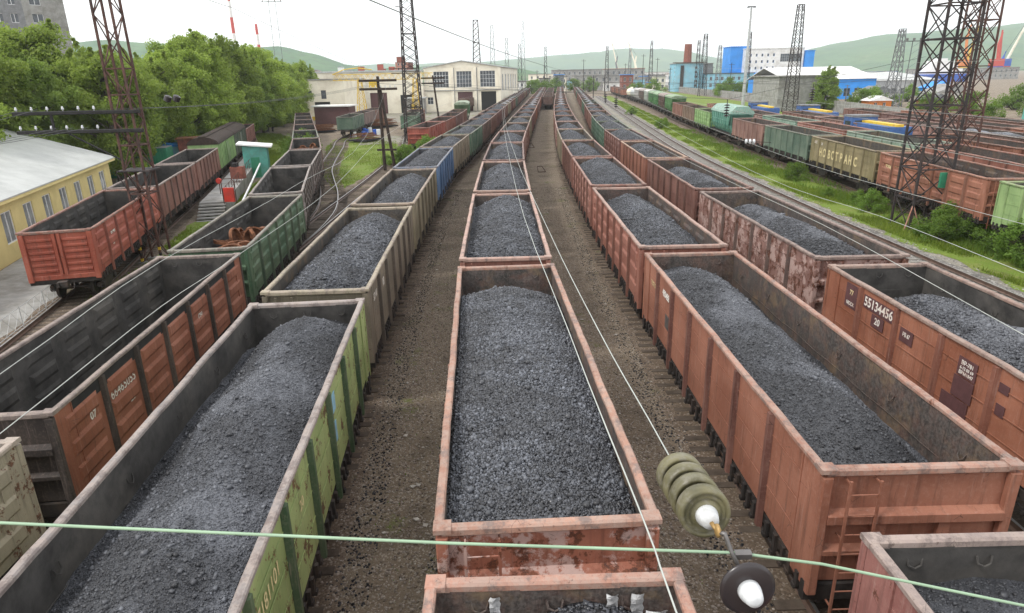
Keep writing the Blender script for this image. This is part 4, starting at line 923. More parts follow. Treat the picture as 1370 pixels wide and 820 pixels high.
# ------------------------------------------------------------------ wooden poles with cross arms
def woodpole(label,x,y,z,h,brace=True,tilt=0.):
    t=thing('utility_pole',label,'utility pole',(x,y,z),0,'wooden poles')
    MB().tube([(0,0,0),(tilt,0,h)],[.2,.16],8).obj('pole',M['wood'],t)
    if brace:
        MB().tube([(1.15,.2,0),(.12,.05,h-1.)],[.19,.15],8).obj('brace_pole',M['wood'],t)
        mb=MB(); mb.box(-.7,1.5,-.2,-.05,2.2,2.42); mb.obj('brace_bar',M['wood'],t)
    for dz in (-.45,-1.35):
        mb=MB(); mb.cbox(-2.1+tilt,2.1+tilt,-.3,-.12,h+dz-.13,h+dz+.13,'x',.03); mb.obj('cross_arm',M['wood'],t)
        for i in range(8): insul_pin(t,-1.9+i*.54+tilt,-.21,h+dz+.15)
    return t
woodpole('black wooden A-frame pole with two cross arms beside the olive coal wagon',-14.4,78,-.75,10.3)
woodpole('leaning grey wooden pole with two cross arms before the cream depot gable',-12.6,128,-.75,10.5,False,-1.0)
# ------------------------------------------------------------------ buildings
def wallframe(t,p0,p1,z0,z1,mat,name='wall',thick=.4,openings=(),frames=None,glassm='glass',deep=.18):
    """wall from p0 to p1 (ground xy) with rectangular openings (u0,u1,v0,v1); windows become parts"""
    d=Vector((p1[0]-p0[0],p1[1]-p0[1],0)); L=d.length; d.normalize(); n=Vector((d.y,-d.x,0))
    P=lambda u,o,z: Vector((p0[0],p0[1],0))+d*u+n*o+Vector((0,0,z))
    us=sorted({0,L}|{q for o in openings for q in o[:2]}); vs=sorted({z0,z1}|{q for o in openings for q in o[2:4]})
    mb=MB()
    for i in range(len(us)-1):
        for j in range(len(vs)-1):
            uc=(us[i]+us[i+1])/2;vc=(vs[j]+vs[j+1])/2
            if any(o[0]<uc<o[1] and o[2]<vc<o[3] for o in openings): continue
            a=[(us[i],vs[j]),(us[i+1],vs[j]),(us[i+1],vs[j+1]),(us[i],vs[j+1])]
            mb.poly([P(u,0,v) for u,v in a]); mb.poly([P(u,-thick,v) for u,v in a][::-1])
    for o in openings:
        a=[(o[0],o[2]),(o[1],o[2]),(o[1],o[3]),(o[0],o[3])]
        for k in range(4):
            q,r=a[k],a[(k+1)%4]; mb.poly((P(q[0],0,q[1]),P(q[0],-thick,q[1]),P(r[0],-thick,r[1]),P(r[0],0,r[1])))
    w=mb.obj(name,M[mat],t)
    for o in openings:
        kind=o[4] if len(o)>4 else 'window'; nu,nv=o[5] if len(o)>5 else (1,1); fm=o[6] if len(o)>6 else 'frame_white'
        mb=MB(); s=.07
        def bar(u0,u1,v0,v1): mb.hexa([P(u0,-deep-.05,v0),P(u1,-deep-.05,v0),P(u1,-deep+.04,v0),P(u0,-deep+.04,v0),P(u0,-deep-.05,v1),P(u1,-deep-.05,v1),P(u1,-deep+.04,v1),P(u0,-deep+.04,v1)])
        if kind=='window':
            bar(o[0],o[1],o[2],o[2]+s);bar(o[0],o[1],o[3]-s,o[3])
            for i in range(nu+1): u=o[0]+(o[1]-o[0]-s)*i/nu; bar(u,u+s,o[2]+s,o[3]-s)
            for j in range(1,nv): v=o[2]+(o[3]-o[2])*j/nv; bar(o[0]+s,o[1]-s,v,v+s*.8)
            f=mb.obj('window',M[fm],t); g=MB(); g.poly([P(o[0],-deep,o[2]),P(o[1],-deep,o[2]),P(o[1],-deep,o[3]),P(o[0],-deep,o[3])]); g.obj('pane',M[glassm],f)
        else:
            mb.poly([P(o[0],-deep,o[2]),P(o[1],-deep,o[2]),P(o[1],-deep,o[3]),P(o[0],-deep,o[3])]); mb.obj(kind,M[fm],t)
    return w
# yellow building
yb=thing('yellow_building','long low yellow building with pale corrugated roof and white windows at the left edge','building',(0,0,-.8))
p0=Vector((-24.2,18)); dv=Vector((-36.2,61))-p0; Lb=dv.length; du=dv.normalized(); nn=Vector((-du.y,du.x)); 
wins=[(4.0+i*3.35,5.5+i*3.35,1.05,2.95,'window',(2,1)) for i in range(4)]+[(18.3+i*3.3,19.8+i*3.3,1.05,2.95,'window',(2,1)) for i in range(8)]
pb=p0+dv
wallframe(yb,p0,pb,0,3.75,'yellow_wall',openings=wins,deep=.10,glassm='glass_pale')
wallframe(yb,pb,pb+nn*15,0,3.75,'yellow_wall'); wallframe(yb,p0+nn*15,p0,0,3.75,'yellow_wall')
mb=MB(); q=lambda u,v,z: (p0.x+du.x*u+nn.x*v,p0.y+du.y*u+nn.y*v,z)
mb.hexa([q(-.4,-.5,3.55),q(Lb+.4,-.5,3.55),q(Lb+.4,-.28,3.55),q(-.4,-.28,3.55),q(-.4,-.5,3.75),q(Lb+.4,-.5,3.75),q(Lb+.4,-.28,3.75),q(-.4,-.28,3.75)]); mb.obj('gutter',M['yellow_wall'],yb)
mb=MB()
for (v0,z0,v1,z1) in ((-.55,3.76,7.5,6.5),(7.5,6.5,15.5,3.76)): mb.hexa([q(-.5,v0,z0),q(Lb+.5,v0,z0),q(Lb+.5,v1,z1),q(-.5,v1,z1),q(-.5,v0,z0+.08),q(Lb+.5,v0,z0+.08),q(Lb+.5,v1,z1+.08),q(-.5,v1,z1+.08)])
rf=mb.obj('roof',M['roof'],yb)
for u in (0,Lb):
    mb=MB(); mb.poly([q(u,0,3.75),q(u,15,3.75),q(u,7.5,6.45)]); mb.obj('gable',M['yellow_wall'],yb)
for k in (0,.7):
    mb=MB(); u=14.9+k; mb.hexa([q(u,-.05,2.5),q(u+.5,-.05,2.5),q(u+.5,.03,2.5),q(u,.03,2.5),q(u,-.05,2.9),q(u+.5,-.05,2.9),q(u+.5,.03,2.9),q(u,.03,2.9)]); mb.obj('vent_plate',M['white'],yb)
def railing(label,p,q,z,n,mat='galv'):
    t=thing('railing',label,'railing',(p[0],p[1],z)); d=Vector((q[0]-p[0],q[1]-p[1],0)); mb=MB()
    for i in range(n+1): a=d*(i/n); mb.beam(a,a+Vector((0,0,1.1)),.022)
    mb.obj('post',M[mat],t); mb=MB()
    for zz in (.25,1.05): mb.beam(Vector((0,0,zz)),d+Vector((0,0,zz)),.018)
    mb.obj('rail',M[mat],t); mb=MB()
    for i in range(n*3):
        a=d*(i/(n*3));b=d*((i+1)/(n*3)); mb.beam(a+Vector((0,0,.25)),b+Vector((0,0,1.05)),.009); mb.beam(a+Vector((0,0,1.05)),b+Vector((0,0,.25)),.009)
    mb.obj('lattice_infill',M[mat],t)
railing('grey crossed-bar railing on the pavement by the yellow building',(-20.0,22.3),(-22.2,31.5),-.78,4)
# platform with stairs along the first train
pf=thing('loading_platform','narrow concrete loading platform with steps beside the brown wagons','platform',(0,0,-.8))
tr=T[1]; mb=MB(); s0=tr.s_of_y(51.5); pv=None
for k in range(15):
    s=s0+k*2.5; p=tr.at(s);qq=tr.at(s+.3); d=(qq-p).normalized(); n=Vector((d.y,-d.x)); a=p+n*2.15;b=p+n*4.1
    cur=((a.x,a.y),(b.x,b.y))
    if pv: mb.hexa([(*pv[0],0),(*pv[1],0),(*cur[1],0),(*cur[0],0),(*pv[0],1.1),(*pv[1],1.1),(*cur[1],1.1),(*cur[0],1.1)])
    pv=cur
mb.obj('deck',M['concrete'],pf)
p=tr.at(s0); d=(tr.at(s0+.3)-p).normalized(); n=Vector((d.y,-d.x))
for i in range(6):
    a=p+n*2.15-d*(.38*i); b=p+n*4.1-d*(.38*i); c=b-d*.38; e=a-d*.38; z=1.1-.18*(i+1)+.02
    mb=MB(); mb.hexa([(a.x,a.y,z-.1),(b.x,b.y,z-.1),(c.x,c.y,z-.1),(e.x,e.y,z-.1),(a.x,a.y,z),(b.x,b.y,z),(c.x,c.y,z),(e.x,e.y,z)][0:4][::-1]+[(a.x,a.y,z),(b.x,b.y,z),(c.x,c.y,z),(e.x,e.y,z)][::-1]); mb.obj('step',M['concrete'],pf)
mb=MB(); pp=None
for k in range(20):
    s=s0+.3+k*1.7; p=tr.at(s); dd=(tr.at(s+.3)-p).normalized(); n=Vector((dd.y,-dd.x)); a=p+n*4.0
    mb.beam((a.x,a.y,1.1),(a.x,a.y,2.1),.04)
    if pp:
        for z in (1.55,2.05): mb.beam((pp.x,pp.y,z),(a.x,a.y,z),.03)
    pp=a
mb.obj('railing',M['latt_rust'],pf)
def at1(dy,off):
    s=tr.s_of_y(dy); p=tr.at(s); d=(tr.at(s+.3)-p).normalized(); return p+Vector((d.y,-d.x))*off
c=at1(51.2,4.5)
t=thing('fire_cabinet','red fire cabinet on a dark stand by the platform steps','cabinet',(c.x,c.y,-.8)); mb=MB(); mb.box(-.4,.4,-.1,.1,1.1,2.2); mb.obj('cabinet_body',M['red'],t); mb=MB(); mb.tube([(-.5,0,0),(-.5,0,2.7),(-.3,0,2.9),(.3,0,2.9),(.5,0,2.7),(.5,0,0)],.04,5); mb.obj('stand',M['latt_rust'],t)
c=at1(55.5,3.2); t=thing('fire_bell','round red alarm on a short post on the platform','alarm',(c.x,c.y,.3)); MB().tube([(0,0,0),(0,0,1.)],.04,6).obj('post',M['latt_rust'],t); MB().lathe([(.1,-.08),(.24,-.06),(.24,.06),(.1,.1)],(0,0,1.1),(0,1,0),14).obj('alarm_body',M['red'],t)
c=at1(62.5,3.9); t=thing('brick_box','small rust-brown cabinet on the platform railing','cabinet',(c.x,c.y,.3)); MB().cbox(-.6,.6,-.4,.4,.3,1.4,'z',.03).obj('cabinet_body',M['brick'],t); MB().box(-.4,.1,-.4,.2,1.4,1.75).obj('lid',M['dark'],t)
mb=MB(); pts=[]
for k in range(9): c=at1(49.5+k*3.2,5.0); pts.append((c.x,c.y,-.45+.16*k))
pts+= [(-27.6,75.3,.85)]
o=mb.tube(pts,.09,8).obj('water_pipe',M['frame_white']); tag(o,'pale blue-white pipe running along the platform edge','pipe')
# teal hut
hut=thing('teal_hut','narrow teal sheet-metal hut with a white lean-to roof','hut',(-28.2,75.6,-.8),R(16))
MB().box(-1.25,1.25,-1.5,1.5,0,3.4).obj('wall',M['teal'],hut); mb=MB(); mb.hexa([(-1.8,-1.8,3.6),(1.8,-1.8,3.2),(1.8,1.8,3.2),(-1.8,1.8,3.6),(-1.8,-1.8,3.75),(1.8,-1.8,3.35),(1.8,1.8,3.35),(-1.8,1.8,3.75)]); mb.obj('roof',M['white'],hut)
mb=MB(); mb.box(-.5,.4,-1.53,-1.5,0.1,2.2); mb.obj('door',M['green_en'],hut)
# container and sheds left
ct=thing('green_container','long green corrugated container behind the rusty wagons','container',(-43.2,78.,-.8),R(14))
mb=MB(); mb.box(-3.9,3.9,-1.6,1.6,0,3.1)
for i in range(26): x=-3.8+i*.3; mb.box(x,x+.12,-1.66,-1.6,.2,2.95)
mb.obj('container_body',M['green_en'],ct); mb=MB(); mb.box(-3.9,3.9,-1.6,1.6,3.1,3.16); mb.obj('roof',M['latt_grey'],ct)
sh=thing('low_shed','low grey shed with a rusty brown roof below the trees','shed',(-49.5,93,-.8),R(12)); MB().box(-5,5,-3,3,0,2.4).obj('wall',M['concrete'],sh); mb=MB(); mb.ext([(-3.3,2.4),(3.3,2.4),(3.3,2.6),(0,3.6),(-3.3,2.6)],-5.2,5.2,'x'); mb.obj('roof',M['wheel_rust'],sh)
sh=thing('blue_roof_shed','low shed with a bright blue roof edge above the green container','shed',(-44.,86,-.8),R(14)); MB().box(-4,4,-2.5,2.5,0,2.7).obj('wall',M['lightblue'],sh); MB().box(-4.2,4.2,-2.7,2.7,2.7,3.0).obj('roof',M['blue'],sh)
sh=thing('brown_shed','small rust-brown shed beside the boxcar roof','shed',(-39.5,84.5,-.8),R(16)); MB().box(-1.2,1.2,-1.2,1.2,0,3.6).obj('wall',M['brick'],sh); MB().box(-1.4,1.4,-1.4,1.4,3.6,3.75).obj('roof',M['wheel_rust'],sh)
cr=thing('parked_car','white car parked behind the red-orange wagon','car',(-36.5,66,-.8),R(20))
mb=MB(); mb.ext([(-2.1,.35),(2.1,.35),(2.15,.8),(1.3,.95),(.7,1.45),(-1.2,1.45),(-1.9,.95),(-2.15,.85)],-.85,.85,'x'); mb.obj('body',M['shipwhite'],cr)
mb=MB(); mb.ext([(-1.7,.97),(1.1,.97),(.62,1.4),(-1.12,1.4)],-.86,.86,'x'); mb.obj('window',M['glass'],cr)
for x in (-.75,.75):
    for y in (-1.3,1.3): MB().lathe([(.2,-.1),(.32,-.1),(.32,.1),(.2,.1)],(x,y,.32),(1,0,0),14).obj('wheel',M['dark'],cr)
# cream depot
dp=thing('cream_depot','large cream depot with a low gable and three big gridded windows','building',(0,0,-.8))
gx0,gx1,gy=-25.5,-2.0,214.
op=[(x,x+4.6,7.3,12.0,'window',(5,4),'frame_white') for x in (3.0,10.0,17.2)]+[(10.2,14.8,.2,6.0,'gate',(1,1),'maroon'),(17.4,22.0,.2,6.0,'gate',(1,1),'dark'),(.8,2.6,2.5,4.6,'window',(2,2))]
wallframe(dp,(gx0,gy),(gx1,gy),0,13.,'cream',openings=op)
mb=MB(); mb.poly([(gx0,gy,13),(gx1,gy,13),((gx0+gx1)/2,gy,14.8)]); mb.obj('gable',M['cream'],dp)
wallframe(dp,(gx1,gy),(gx1+6,gy+60),0,13.,'cream',openings=[(4+i*9,8+i*9,6,11,'window',(4,4)) for i in range(6)])
mb=MB(); cxm=(gx0+gx1)/2
for (xa,za,xb,zb) in ((gx0-.5,12.95,cxm,14.85),(cxm,14.85,gx1+.5,12.95)): mb.hexa([(xa,gy-.4,za),(xb,gy-.4,zb),(xb+6,gy+60,zb),(xa+6,gy+60,za),(xa,gy-.4,za+.25),(xb,gy-.4,zb+.25),(xb+6,gy+60,zb+.25),(xa+6,gy+60,za+.25)])
mb.obj('roof',M['galv'],dp)
d2=thing('cream_annex','long cream workshop wing left of the depot gable','building',(0,0,-.8))
op=[(38+i*6.5,41.5+i*6.5,3.0,6,'window',(3,3)) for i in range(2)]+[(17,22,.2,6.3,'gate',(1,1),'maroon'),(29,33.5,.2,5.5,'gate',(1,1),'dark')]
wallframe(d2,(-58,206),(-25.6,212.5),0,12.2,'cream',openings=[(2.,5.,5,8,'window',(2,2)),(9,12,5,8,'window',(2,2)),(17,22,.2,6.3,'gate',(1,1),'maroon'),(26,30.,.2,5.5,'gate',(1,1),'dark')])
mb=MB(); mb.hexa([(-58,205.6,12.2),(-25.6,212.1,12.2),(-25.6,250,12.6),(-58,250,12.6),(-58,205.6,12.6),(-25.6,212.1,12.6),(-25.6,250,13.1),(-58,250,13.1)]); mb.obj('roof',M['galv'],d2)
d3=thing('beige_office','low beige block with small dark windows at the left end of the depot','building',(0,0,-.8))
wallframe(d3,(-59.5,186),(-44.5,190),0,10.2,'cream',openings=[(2+i*3.7,3.3+i*3.7,5.4,7.6,'window',(1,1),'wood') for i in range(3)]+[(2.2,3.5,2.6,4,'window',(1,1),'wood'),(7.5,11.5,.1,4.6,'gate',(1,1),'dark')])
wallframe(d3,(-44.5,190),(-42,206),0,10.2,'cream'); mb=MB(); mb.hexa([(-59.6,185.8,10.2),(-44.3,189.8,10.2),(-42,206,10.2),(-59,206,10.2),(-59.6,185.8,10.5),(-44.3,189.8,10.5),(-42,206,10.5),(-59,206,10.5)]); mb.obj('roof',M['concrete'],d3)
mb=MB(); mb.box(-58,-52,185.6,187,0,.9); mb.obj('plinth',M['yellow'],d3)
rs=thing('red_shed','small maroon shed with a flat white roof left of the green wagons','shed',(-41.5,166,-.8),R(-6)); MB().box(-4.2,4.2,-2.5,2.5,0,4.2).obj('wall',M['maroon'],rs); MB().box(-4.7,4.7,-3,3,4.2,4.5).obj('roof',M['white'],rs)
for i,u in enumerate((.02,.37,.665,.98)):
    mb=MB(); x=gx0+(gx1-gx0)*u; mb.box(x-.45,x+.45,gy-.22,gy-.01,0,12.9); mb.obj('pilaster',M['cream'],dp)
mb=MB(); mb.box(gx0,gx1,gy-.3,gy-.02,6.35,6.6); mb.obj('band_course',M['concrete'],dp)
for x in (gx0+9.2,gx0+16.2): mb=MB(); mb.tube([(x,gy-.15,13),(x,gy-.15,.2)],.1,6); mb.obj('downpipe',M['latt_grey'],dp)
ls=thing('lean_to_shed','grey lean-to shed against the depot left of the maroon gate','shed',(-27.5,205,-.8)); MB().box(-2.,3.,-3,3,0,4.6).obj('wall',M['concrete'],ls); MB().box(-2.4,3.4,-3.4,3.4,4.6,4.9).obj('roof',M['galv'],ls); MB().box(-1,1,-3.05,-3.01,0,3).obj('door',M['dark'],ls)
# gantry crane
gc=thing('gantry_crane','yellow lattice gantry crane in front of the cream workshop','crane',(-33,178,-.8))
for x in (-4.5,9.5):
    mb=MB()
    for sy in (-1.6,1.6):
        mb.beam((x-1.2,sy,0),(x-.4,sy*.3,10),.16); mb.beam((x+1.2,sy,0),(x+.4,sy*.3,10),.16)
        for i in range(6): z=i*1.6; k=1.2-.08*i*1.6; mb.beam((x-k,sy,z),(x+k-.13,sy,z+1.6),.07); mb.beam((x+k,sy,z),(x-k+.13,sy,z+1.6),.07)
    mb.obj('leg',M['yellow'],gc)
mb=MB()
for sy in (-.9,.9):
    for z in (10.,11.4): mb.beam((-11,sy,z),(14,sy,z),.14)
    for i in range(16): x=-11+i*1.56; mb.beam((x,sy,10),(x+.78,sy,11.4),.07); mb.beam((x+.78,sy,11.4),(x+1.56,sy,10),.07)
mb.obj('girder',M['yellow'],gc); mb=MB(); mb.tube([(-11,-1,11.4),(-8,-1,12.6),(-4.5,-1,12.9),(-1,-1,12.4)],.12,5); mb.obj('canopy_arch',M['yellow'],gc)
MB().box(-2,0,-1.2,1.2,8.2,9.9).obj('cab',M['yellow'],gc)
# brick block and red stacks behind the depot
t=thing('brick_block','distant red-brick block above the depot roof','building',(-48.6,330,-.8)); wallframe(t,(-3.6,0),(2.4,0),0,17.6,'chalk',openings=[(1+i*1.6,1.8+i*1.6,12+j*2.,13.2+j*2.,'window',(1,1)) for i in range(3) for j in range(3)]); wallframe(t,(2.4,0),(3.6,8),0,17.6,'brick'); MB().box(-3,.4,1,6,17.6,20).obj('roof_house',M['brick'],t); MB().box(-3.8,3.8,0,8,17.4,17.6).obj('roof',M['concrete'],t)
for i in range(5):
    t=thing('red_crate_stack','red steel container far behind the depot, %s from the left'%ORD[i],'container',(-62+i*3.0,300+(i%3)*6,-.8),0,'red containers behind the depot'); h=14.0+[1.6,-.4,2.6,.6,1.4][i]
    mb=MB()
    for k in range(6): mb.box(-1.2,1.2,-1.2,1.2,k*h/6,(k+1)*h/6-.15)
    mb.obj('container_wall',M['crate_red'],t)
# high-rise behind the trees
hr=thing('apartment_tower','grey apartment tower with rows of windows above the trees at the top left','building',(-89.,130,-.8),R(8))
op=[(1.+i*2.5,2.3+i*2.5,3+j*3.,4.6+j*3.,'window',(2,1)) for i in range(3) for j in range(4,11)]
wallframe(hr,(-6,0),(2.4,0),0,36,'latt_grey',openings=op); wallframe(hr,(2.4,0),(7.4,4.5),0,36,'concrete',openings=[(1.2,3.,3+j*3.,4.6+j*3.,'window',(2,1)) for j in range(4,11)]); wallframe(hr,(-14,-1.),(-6,-1.),0,36,'chalk',openings=[(1.5+i*3.,3+i*3.,3+j*3.,4.6+j*3.,'window',(2,1)) for i in range(2) for j in range(4,11)]); MB().box(-14,7,-.9,12,36,36.4).obj('roof',M['concrete'],hr)
# ------------------------------------------------------------------ scrap, wheel rims
def ring(mb,c,r,w,tilt,az,n=22):
    ax=Vector((math.sin(tilt)*math.cos(az),math.sin(tilt)*math.sin(az),math.cos(tilt)))
    mb.lathe([(r-.075,-w/2),(r,-w/2),(r+.02,w/2),(r-.06,w/2),(r-.075,-w/2)],c,ax,n)
def rims(key,yc,n,seed,labf,group,lab1,zb=1.5):
    tr=T[key]; s=tr.s_of_y(yc); x,y,h=tr.pose(s); r=random.Random(seed)
    for i in range(n):
        mb=MB(); lx=r.uniform(-.85,.85); ly=r.uniform(-2.6,2.8); k=i/n; up=(i%5==0)
        ring(mb,(0,0,0),.52,.15,R(80) if up else r.uniform(.05,.35),r.uniform(0,6.28))
        o=mb.obj('wheel_rim',M['wheel_rust'],None,(x+lx*math.cos(-h)-ly*math.sin(-h),y+lx*math.sin(-h)+ly*math.cos(-h),tr.z+zb+(.85*(1-abs(ly)/4) if up else .12+.6*k)),smooth=False); tag(o,lab1,'wheel rim',group)
rims(2,30.6,34,5,None,'rusty wheel rims in the green wagon','rusty orange steel wheel rim lying in the green wagon',1.95)
rims(2,73.,22,6,None,'rusty tyres in the brown wagon','rusty steel tyre heaped in the brown wagon farther up the left train',2.1)
def bars(name,label,cat,x,y,z,rz,n,L,seed,mat,wid=2.2,hh=1.):
    t=thing(name,label,cat,(x,y,z),rz); r=random.Random(seed)
    MB().box(-wid/2,wid/2,-L/2,L/2,.2,.45).obj('pallet',M['dark'],t)
    mb=MB()
    for i in range(n):
        xx=r.uniform(-wid/2,wid/2); a=r.uniform(-.25,.25); zz=.5+r.uniform(0,hh); mb.beam((xx,-L/2+r.uniform(0,.5),zz),(xx+a,L/2-r.uniform(0,.6),zz+r.uniform(-.1,.1)),.08)
    mb.obj('scrap_bars',M[mat],t); return t
bars('scrap_pile','pile of rusty axle frames on a dark flat bed right of the green wagon','scrap pile',-24.6,117,-.8,R(-25),26,4.6,3,'wheel_rust',3.6,.9)
bars('scrap_pile','heap of rusty wheelsets left of the green wagon','scrap pile',-38.5,140,-.8,R(-60),40,6,4,'wheel_rust',3.4,1.1)
bars('scrap_pile','long stack of rusty beams before the cream workshop','scrap pile',-28.5,150,-.8,R(-40),40,9,5,'wheel_rust',3.,1.4)
for i in range(8):
    r=random.Random(90+i); t=thing('blue_drum','blue junk drum by the rusty scrap, %s of the scattered row'%ORD[i],'drum',(-27.5+r.uniform(-2,3),128+r.uniform(-3,10),-.8),0,'blue drums by the scrap'); MB().lathe([(.4,0),(.42,.05),(.42,.45),(.44,.5),(.42,.55),(.42,.95),(.4,1.)],(0,0,0),(0,0,1),12).obj('drum_body',M['deepblue' if i%3 else 'frame_white'],t)
# ------------------------------------------------------------------ special rail cars
def running_gear(t,half=5.6):
    mb=MB(); mb.box(-1.35,1.35,-half-.6,half+.6,1.05,1.3); mb.box(-.25,.25,-half-1.,half+1.,.9,1.1); mb.obj('underframe',M['under'],t)
    bm=bogie_mb(True).mesh('bogie',M['bogie'])
    for y in (-half+1.6,half-1.6): link('bogie',bm,t,(0,y,0))
def boxcar(label,key,y,c,L=13.6,ribs=True,roofm='wood',group='covered cars'):
    tr=T[key]; x,yy,h=tr.pose(tr.s_of_y(y)); t=thing('boxcar',label,'boxcar',(x,yy,tr.z),-h,group,c); hL=L/2
    running_gear(t,hL-.9); mb=MB(); mb.box(-1.45,1.45,-hL,hL,1.3,3.75)
    for i in range(13):
        y=-hL+.3+i*(L-.6)/12
        for s in (-1,1): mb.box(min(s*1.45,s*1.52),max(s*1.45,s*1.52),y-.05,y+.05,1.3,3.75)
    mb.obj('body',M['paint'],t)
    sec=[(1.55,3.75)]+[(1.55*math.cos(R(a)),3.75+.75*math.sin(R(a))) for a in range(12,180,12)]+[(-1.55,3.75)]
    mb=MB(); mb.ext([(p,q) for p,q in sec],-hL-.05,hL+.05,'y'); mb.box(-.35,.35,-hL,hL,4.5,4.58); mb.obj('roof',M[roofm],t)
    for s in (-1,1):
        mb=MB(); mb.box(min(s*1.46,s*1.56),max(s*1.46,s*1.56),-1.1,1.1,1.35,3.55); mb.obj('door',M['paint'],t,c=shade(c,.8))
    return t
s_=T[1]; y4=36.1; 
boxcar('light green boxcar with a brown arched roof beyond the brown wagons',1,76.5,A(.24,.40,.15,.35)); boxcar('dark green boxcar behind the light green boxcar',1,90,A(.06,.10,.07,.4))
x,y,h=T[1].pose(T[1].s_of_y(103.5)); wagon('brown gondola wagon behind the two boxcars under the trees',x,y,-.55,h,A(.2,.075,.06,.45),'flat',1)
def hopper(label,key,y,c,Z=4.2,peak=.55,L=12.4,group='covered hoppers in the mixed train'):
    tr=T[key]; x,yy,h=tr.pose(tr.s_of_y(y)); t=thing('hopper_car',label,'hopper car',(x,yy,tr.z),-h,group,c); hL=L/2
    running_gear(t,hL-.6)
    mb=MB(); mb.ext([(-1.5,Z),(-1.5,2.4),(-.9,1.35),(.9,1.35),(1.5,2.4),(1.5,Z)],-hL+.9,hL-.9,'y')
    for s in (-1,1):
        for i in range(9): yy2=-hL+1.1+i*(L-2.2)/8; mb.box(min(s*1.5,s*1.6),max(s*1.5,s*1.6),yy2-.07,yy2+.07,1.9,Z)
        mb.box(min(s*1.5,s*1.58),max(s*1.5,s*1.58),-hL+.9,hL-.9,2.9,3.0)
    mb.obj('body',M['paint'],t)
    mb=MB()
    for e in (-1,1):
        mb=MB(); y0,y1=sorted((e*(hL-.9),e*hL)); mb.hexa([(-1.5,e*(hL-.9),2.4),(1.5,e*(hL-.9),2.4),(1.5,e*hL,Z-.1),(-1.5,e*hL,Z-.1),(-1.5,e*(hL-.9),Z),(1.5,e*(hL-.9),Z),(1.5,e*hL,Z),(-1.5,e*hL,Z)])
        for x in (-1.35,1.35): mb.beam((x,e*hL,Z-.1),(x,e*hL,1.2),.07)
        for k in range(7): mb.beam((.5,e*(hL+.05),1.5+k*.4),(.95,e*(hL+.05),1.5+k*.4),.03)
        mb.obj('end_bay',M['paint'],t,c=shade(c,.75))
    sec=[(-1.62,Z+.02),(1.62,Z+.02),(1.5,Z+.3),(.8,Z+peak),(-.8,Z+peak),(-1.5,Z+.3)]
    mb=MB(); mb.ext(sec,-hL,hL,'y'); mb.obj('roof',M['rim'],t,c=(min(1,c[0]*1.3+.12),min(1,c[1]*1.3+.12),min(1,c[2]*1.3+.12),.2))
    return t
hopper('teal covered hopper with a rounded roof in the mixed train',7,97.6,A(.085,.30,.235,.12),3.9,.95)
for i,(y,c,lab) in enumerate([(153,A(.06,.22,.07,.2),'dark green covered hopper with a white roof, nearest of the covered hoppers'),(167,A(.11,.07,.06,.4),'brown covered hopper between two green ones'),(181,A(.06,.24,.075,.2),'bright green covered hopper beyond the brown one'),(195,A(.05,.21,.07,.2),'second bright green covered hopper beyond the brown one'),(209,A(.45,.5,.46,.3),'pale covered hopper at the far end of the green hoppers'),(223,A(.14,.11,.10,.4),'dark covered hopper near the tank cars'),(237,A(.5,.5,.5,.3),'white covered hopper next to the tank cars')]): hopper(lab,7,y,c)
hopper('green ballast hopper at the far end of the red rake','r',158.,A(.09,.2,.10,.3))
for y,c,lab in ((251,'galv','grey tank car next to the white hopper'),(264.5,'cream','cream tank car, farthest of the two tank cars')):
    tr=T[7]; x,yy,h=tr.pose(tr.s_of_y(y)); t=thing('tank_car',lab,'tank car',(x,yy,0),-h,'tank cars in the mixed train'); running_gear(t,5.6)
    MB().lathe([(.3,-6),(1.1,-5.8),(1.5,-5.4),(1.5,5.4),(1.1,5.8),(.3,6)],(0,0,2.85),(0,1,0),20).obj('tank',M[c],t); MB().lathe([(.5,0),(.5,.4),(.3,.45)],(0,0,4.3),(0,0,1),12).obj('dome',M[c],t)
def loco(label,x,y,rz):
    t=thing('diesel_locomotive',label,'locomotive',(x,y,0),rz,'blue and yellow locomotives'); t.scale=(.95,.74,.95); running_gear(t,7.)
    mb=MB(); mb.box(-1.35,1.35,-7.4,3.5,1.3,3.5); mb.obj('hood',M['loco_blue'],t); mb=MB(); mb.box(-1.3,1.3,-7.3,3.5,3.5,3.7); mb.obj('hood_roof',M['loco_blue'],t); mb=MB(); mb.box(-.4,.4,-7.2,3.4,3.7,3.95); mb.obj('roof_walkway',M['yellow'],t)
    mb=MB(); mb.cbox(-1.5,1.5,3.5,6.6,1.3,4.3,'z',.1); cb=mb.obj('cab',M['loco_blue'],t); MB().box(-1.55,1.55,3.4,6.7,4.3,4.5).obj('cab_roof',M['latt_grey'],t)
    mb=MB(); mb.box(-1.2,1.2,3.46,3.5,3.0,3.9)
    for s in (-1,1): mb.box(min(s*1.5,s*1.52),max(s*1.5,s*1.52),4,6,2.9,3.8)
    mb.obj('window',M['glass'],cb); mb=MB(); mb.box(-1.45,1.45,6.6,7.4,1.3,2.4); mb.obj('nose',M['yellow'],t); return t
loco('blue locomotive with a yellow roof standing just left of the double mast',40.6,75.5,R(-3)); loco('blue locomotive standing beyond and left of the nearest one',46.2,103.,R(-5)) 
loco('farthest blue and yellow locomotive, in front of the grey concrete block',43.9,118.5,R(-6)); 
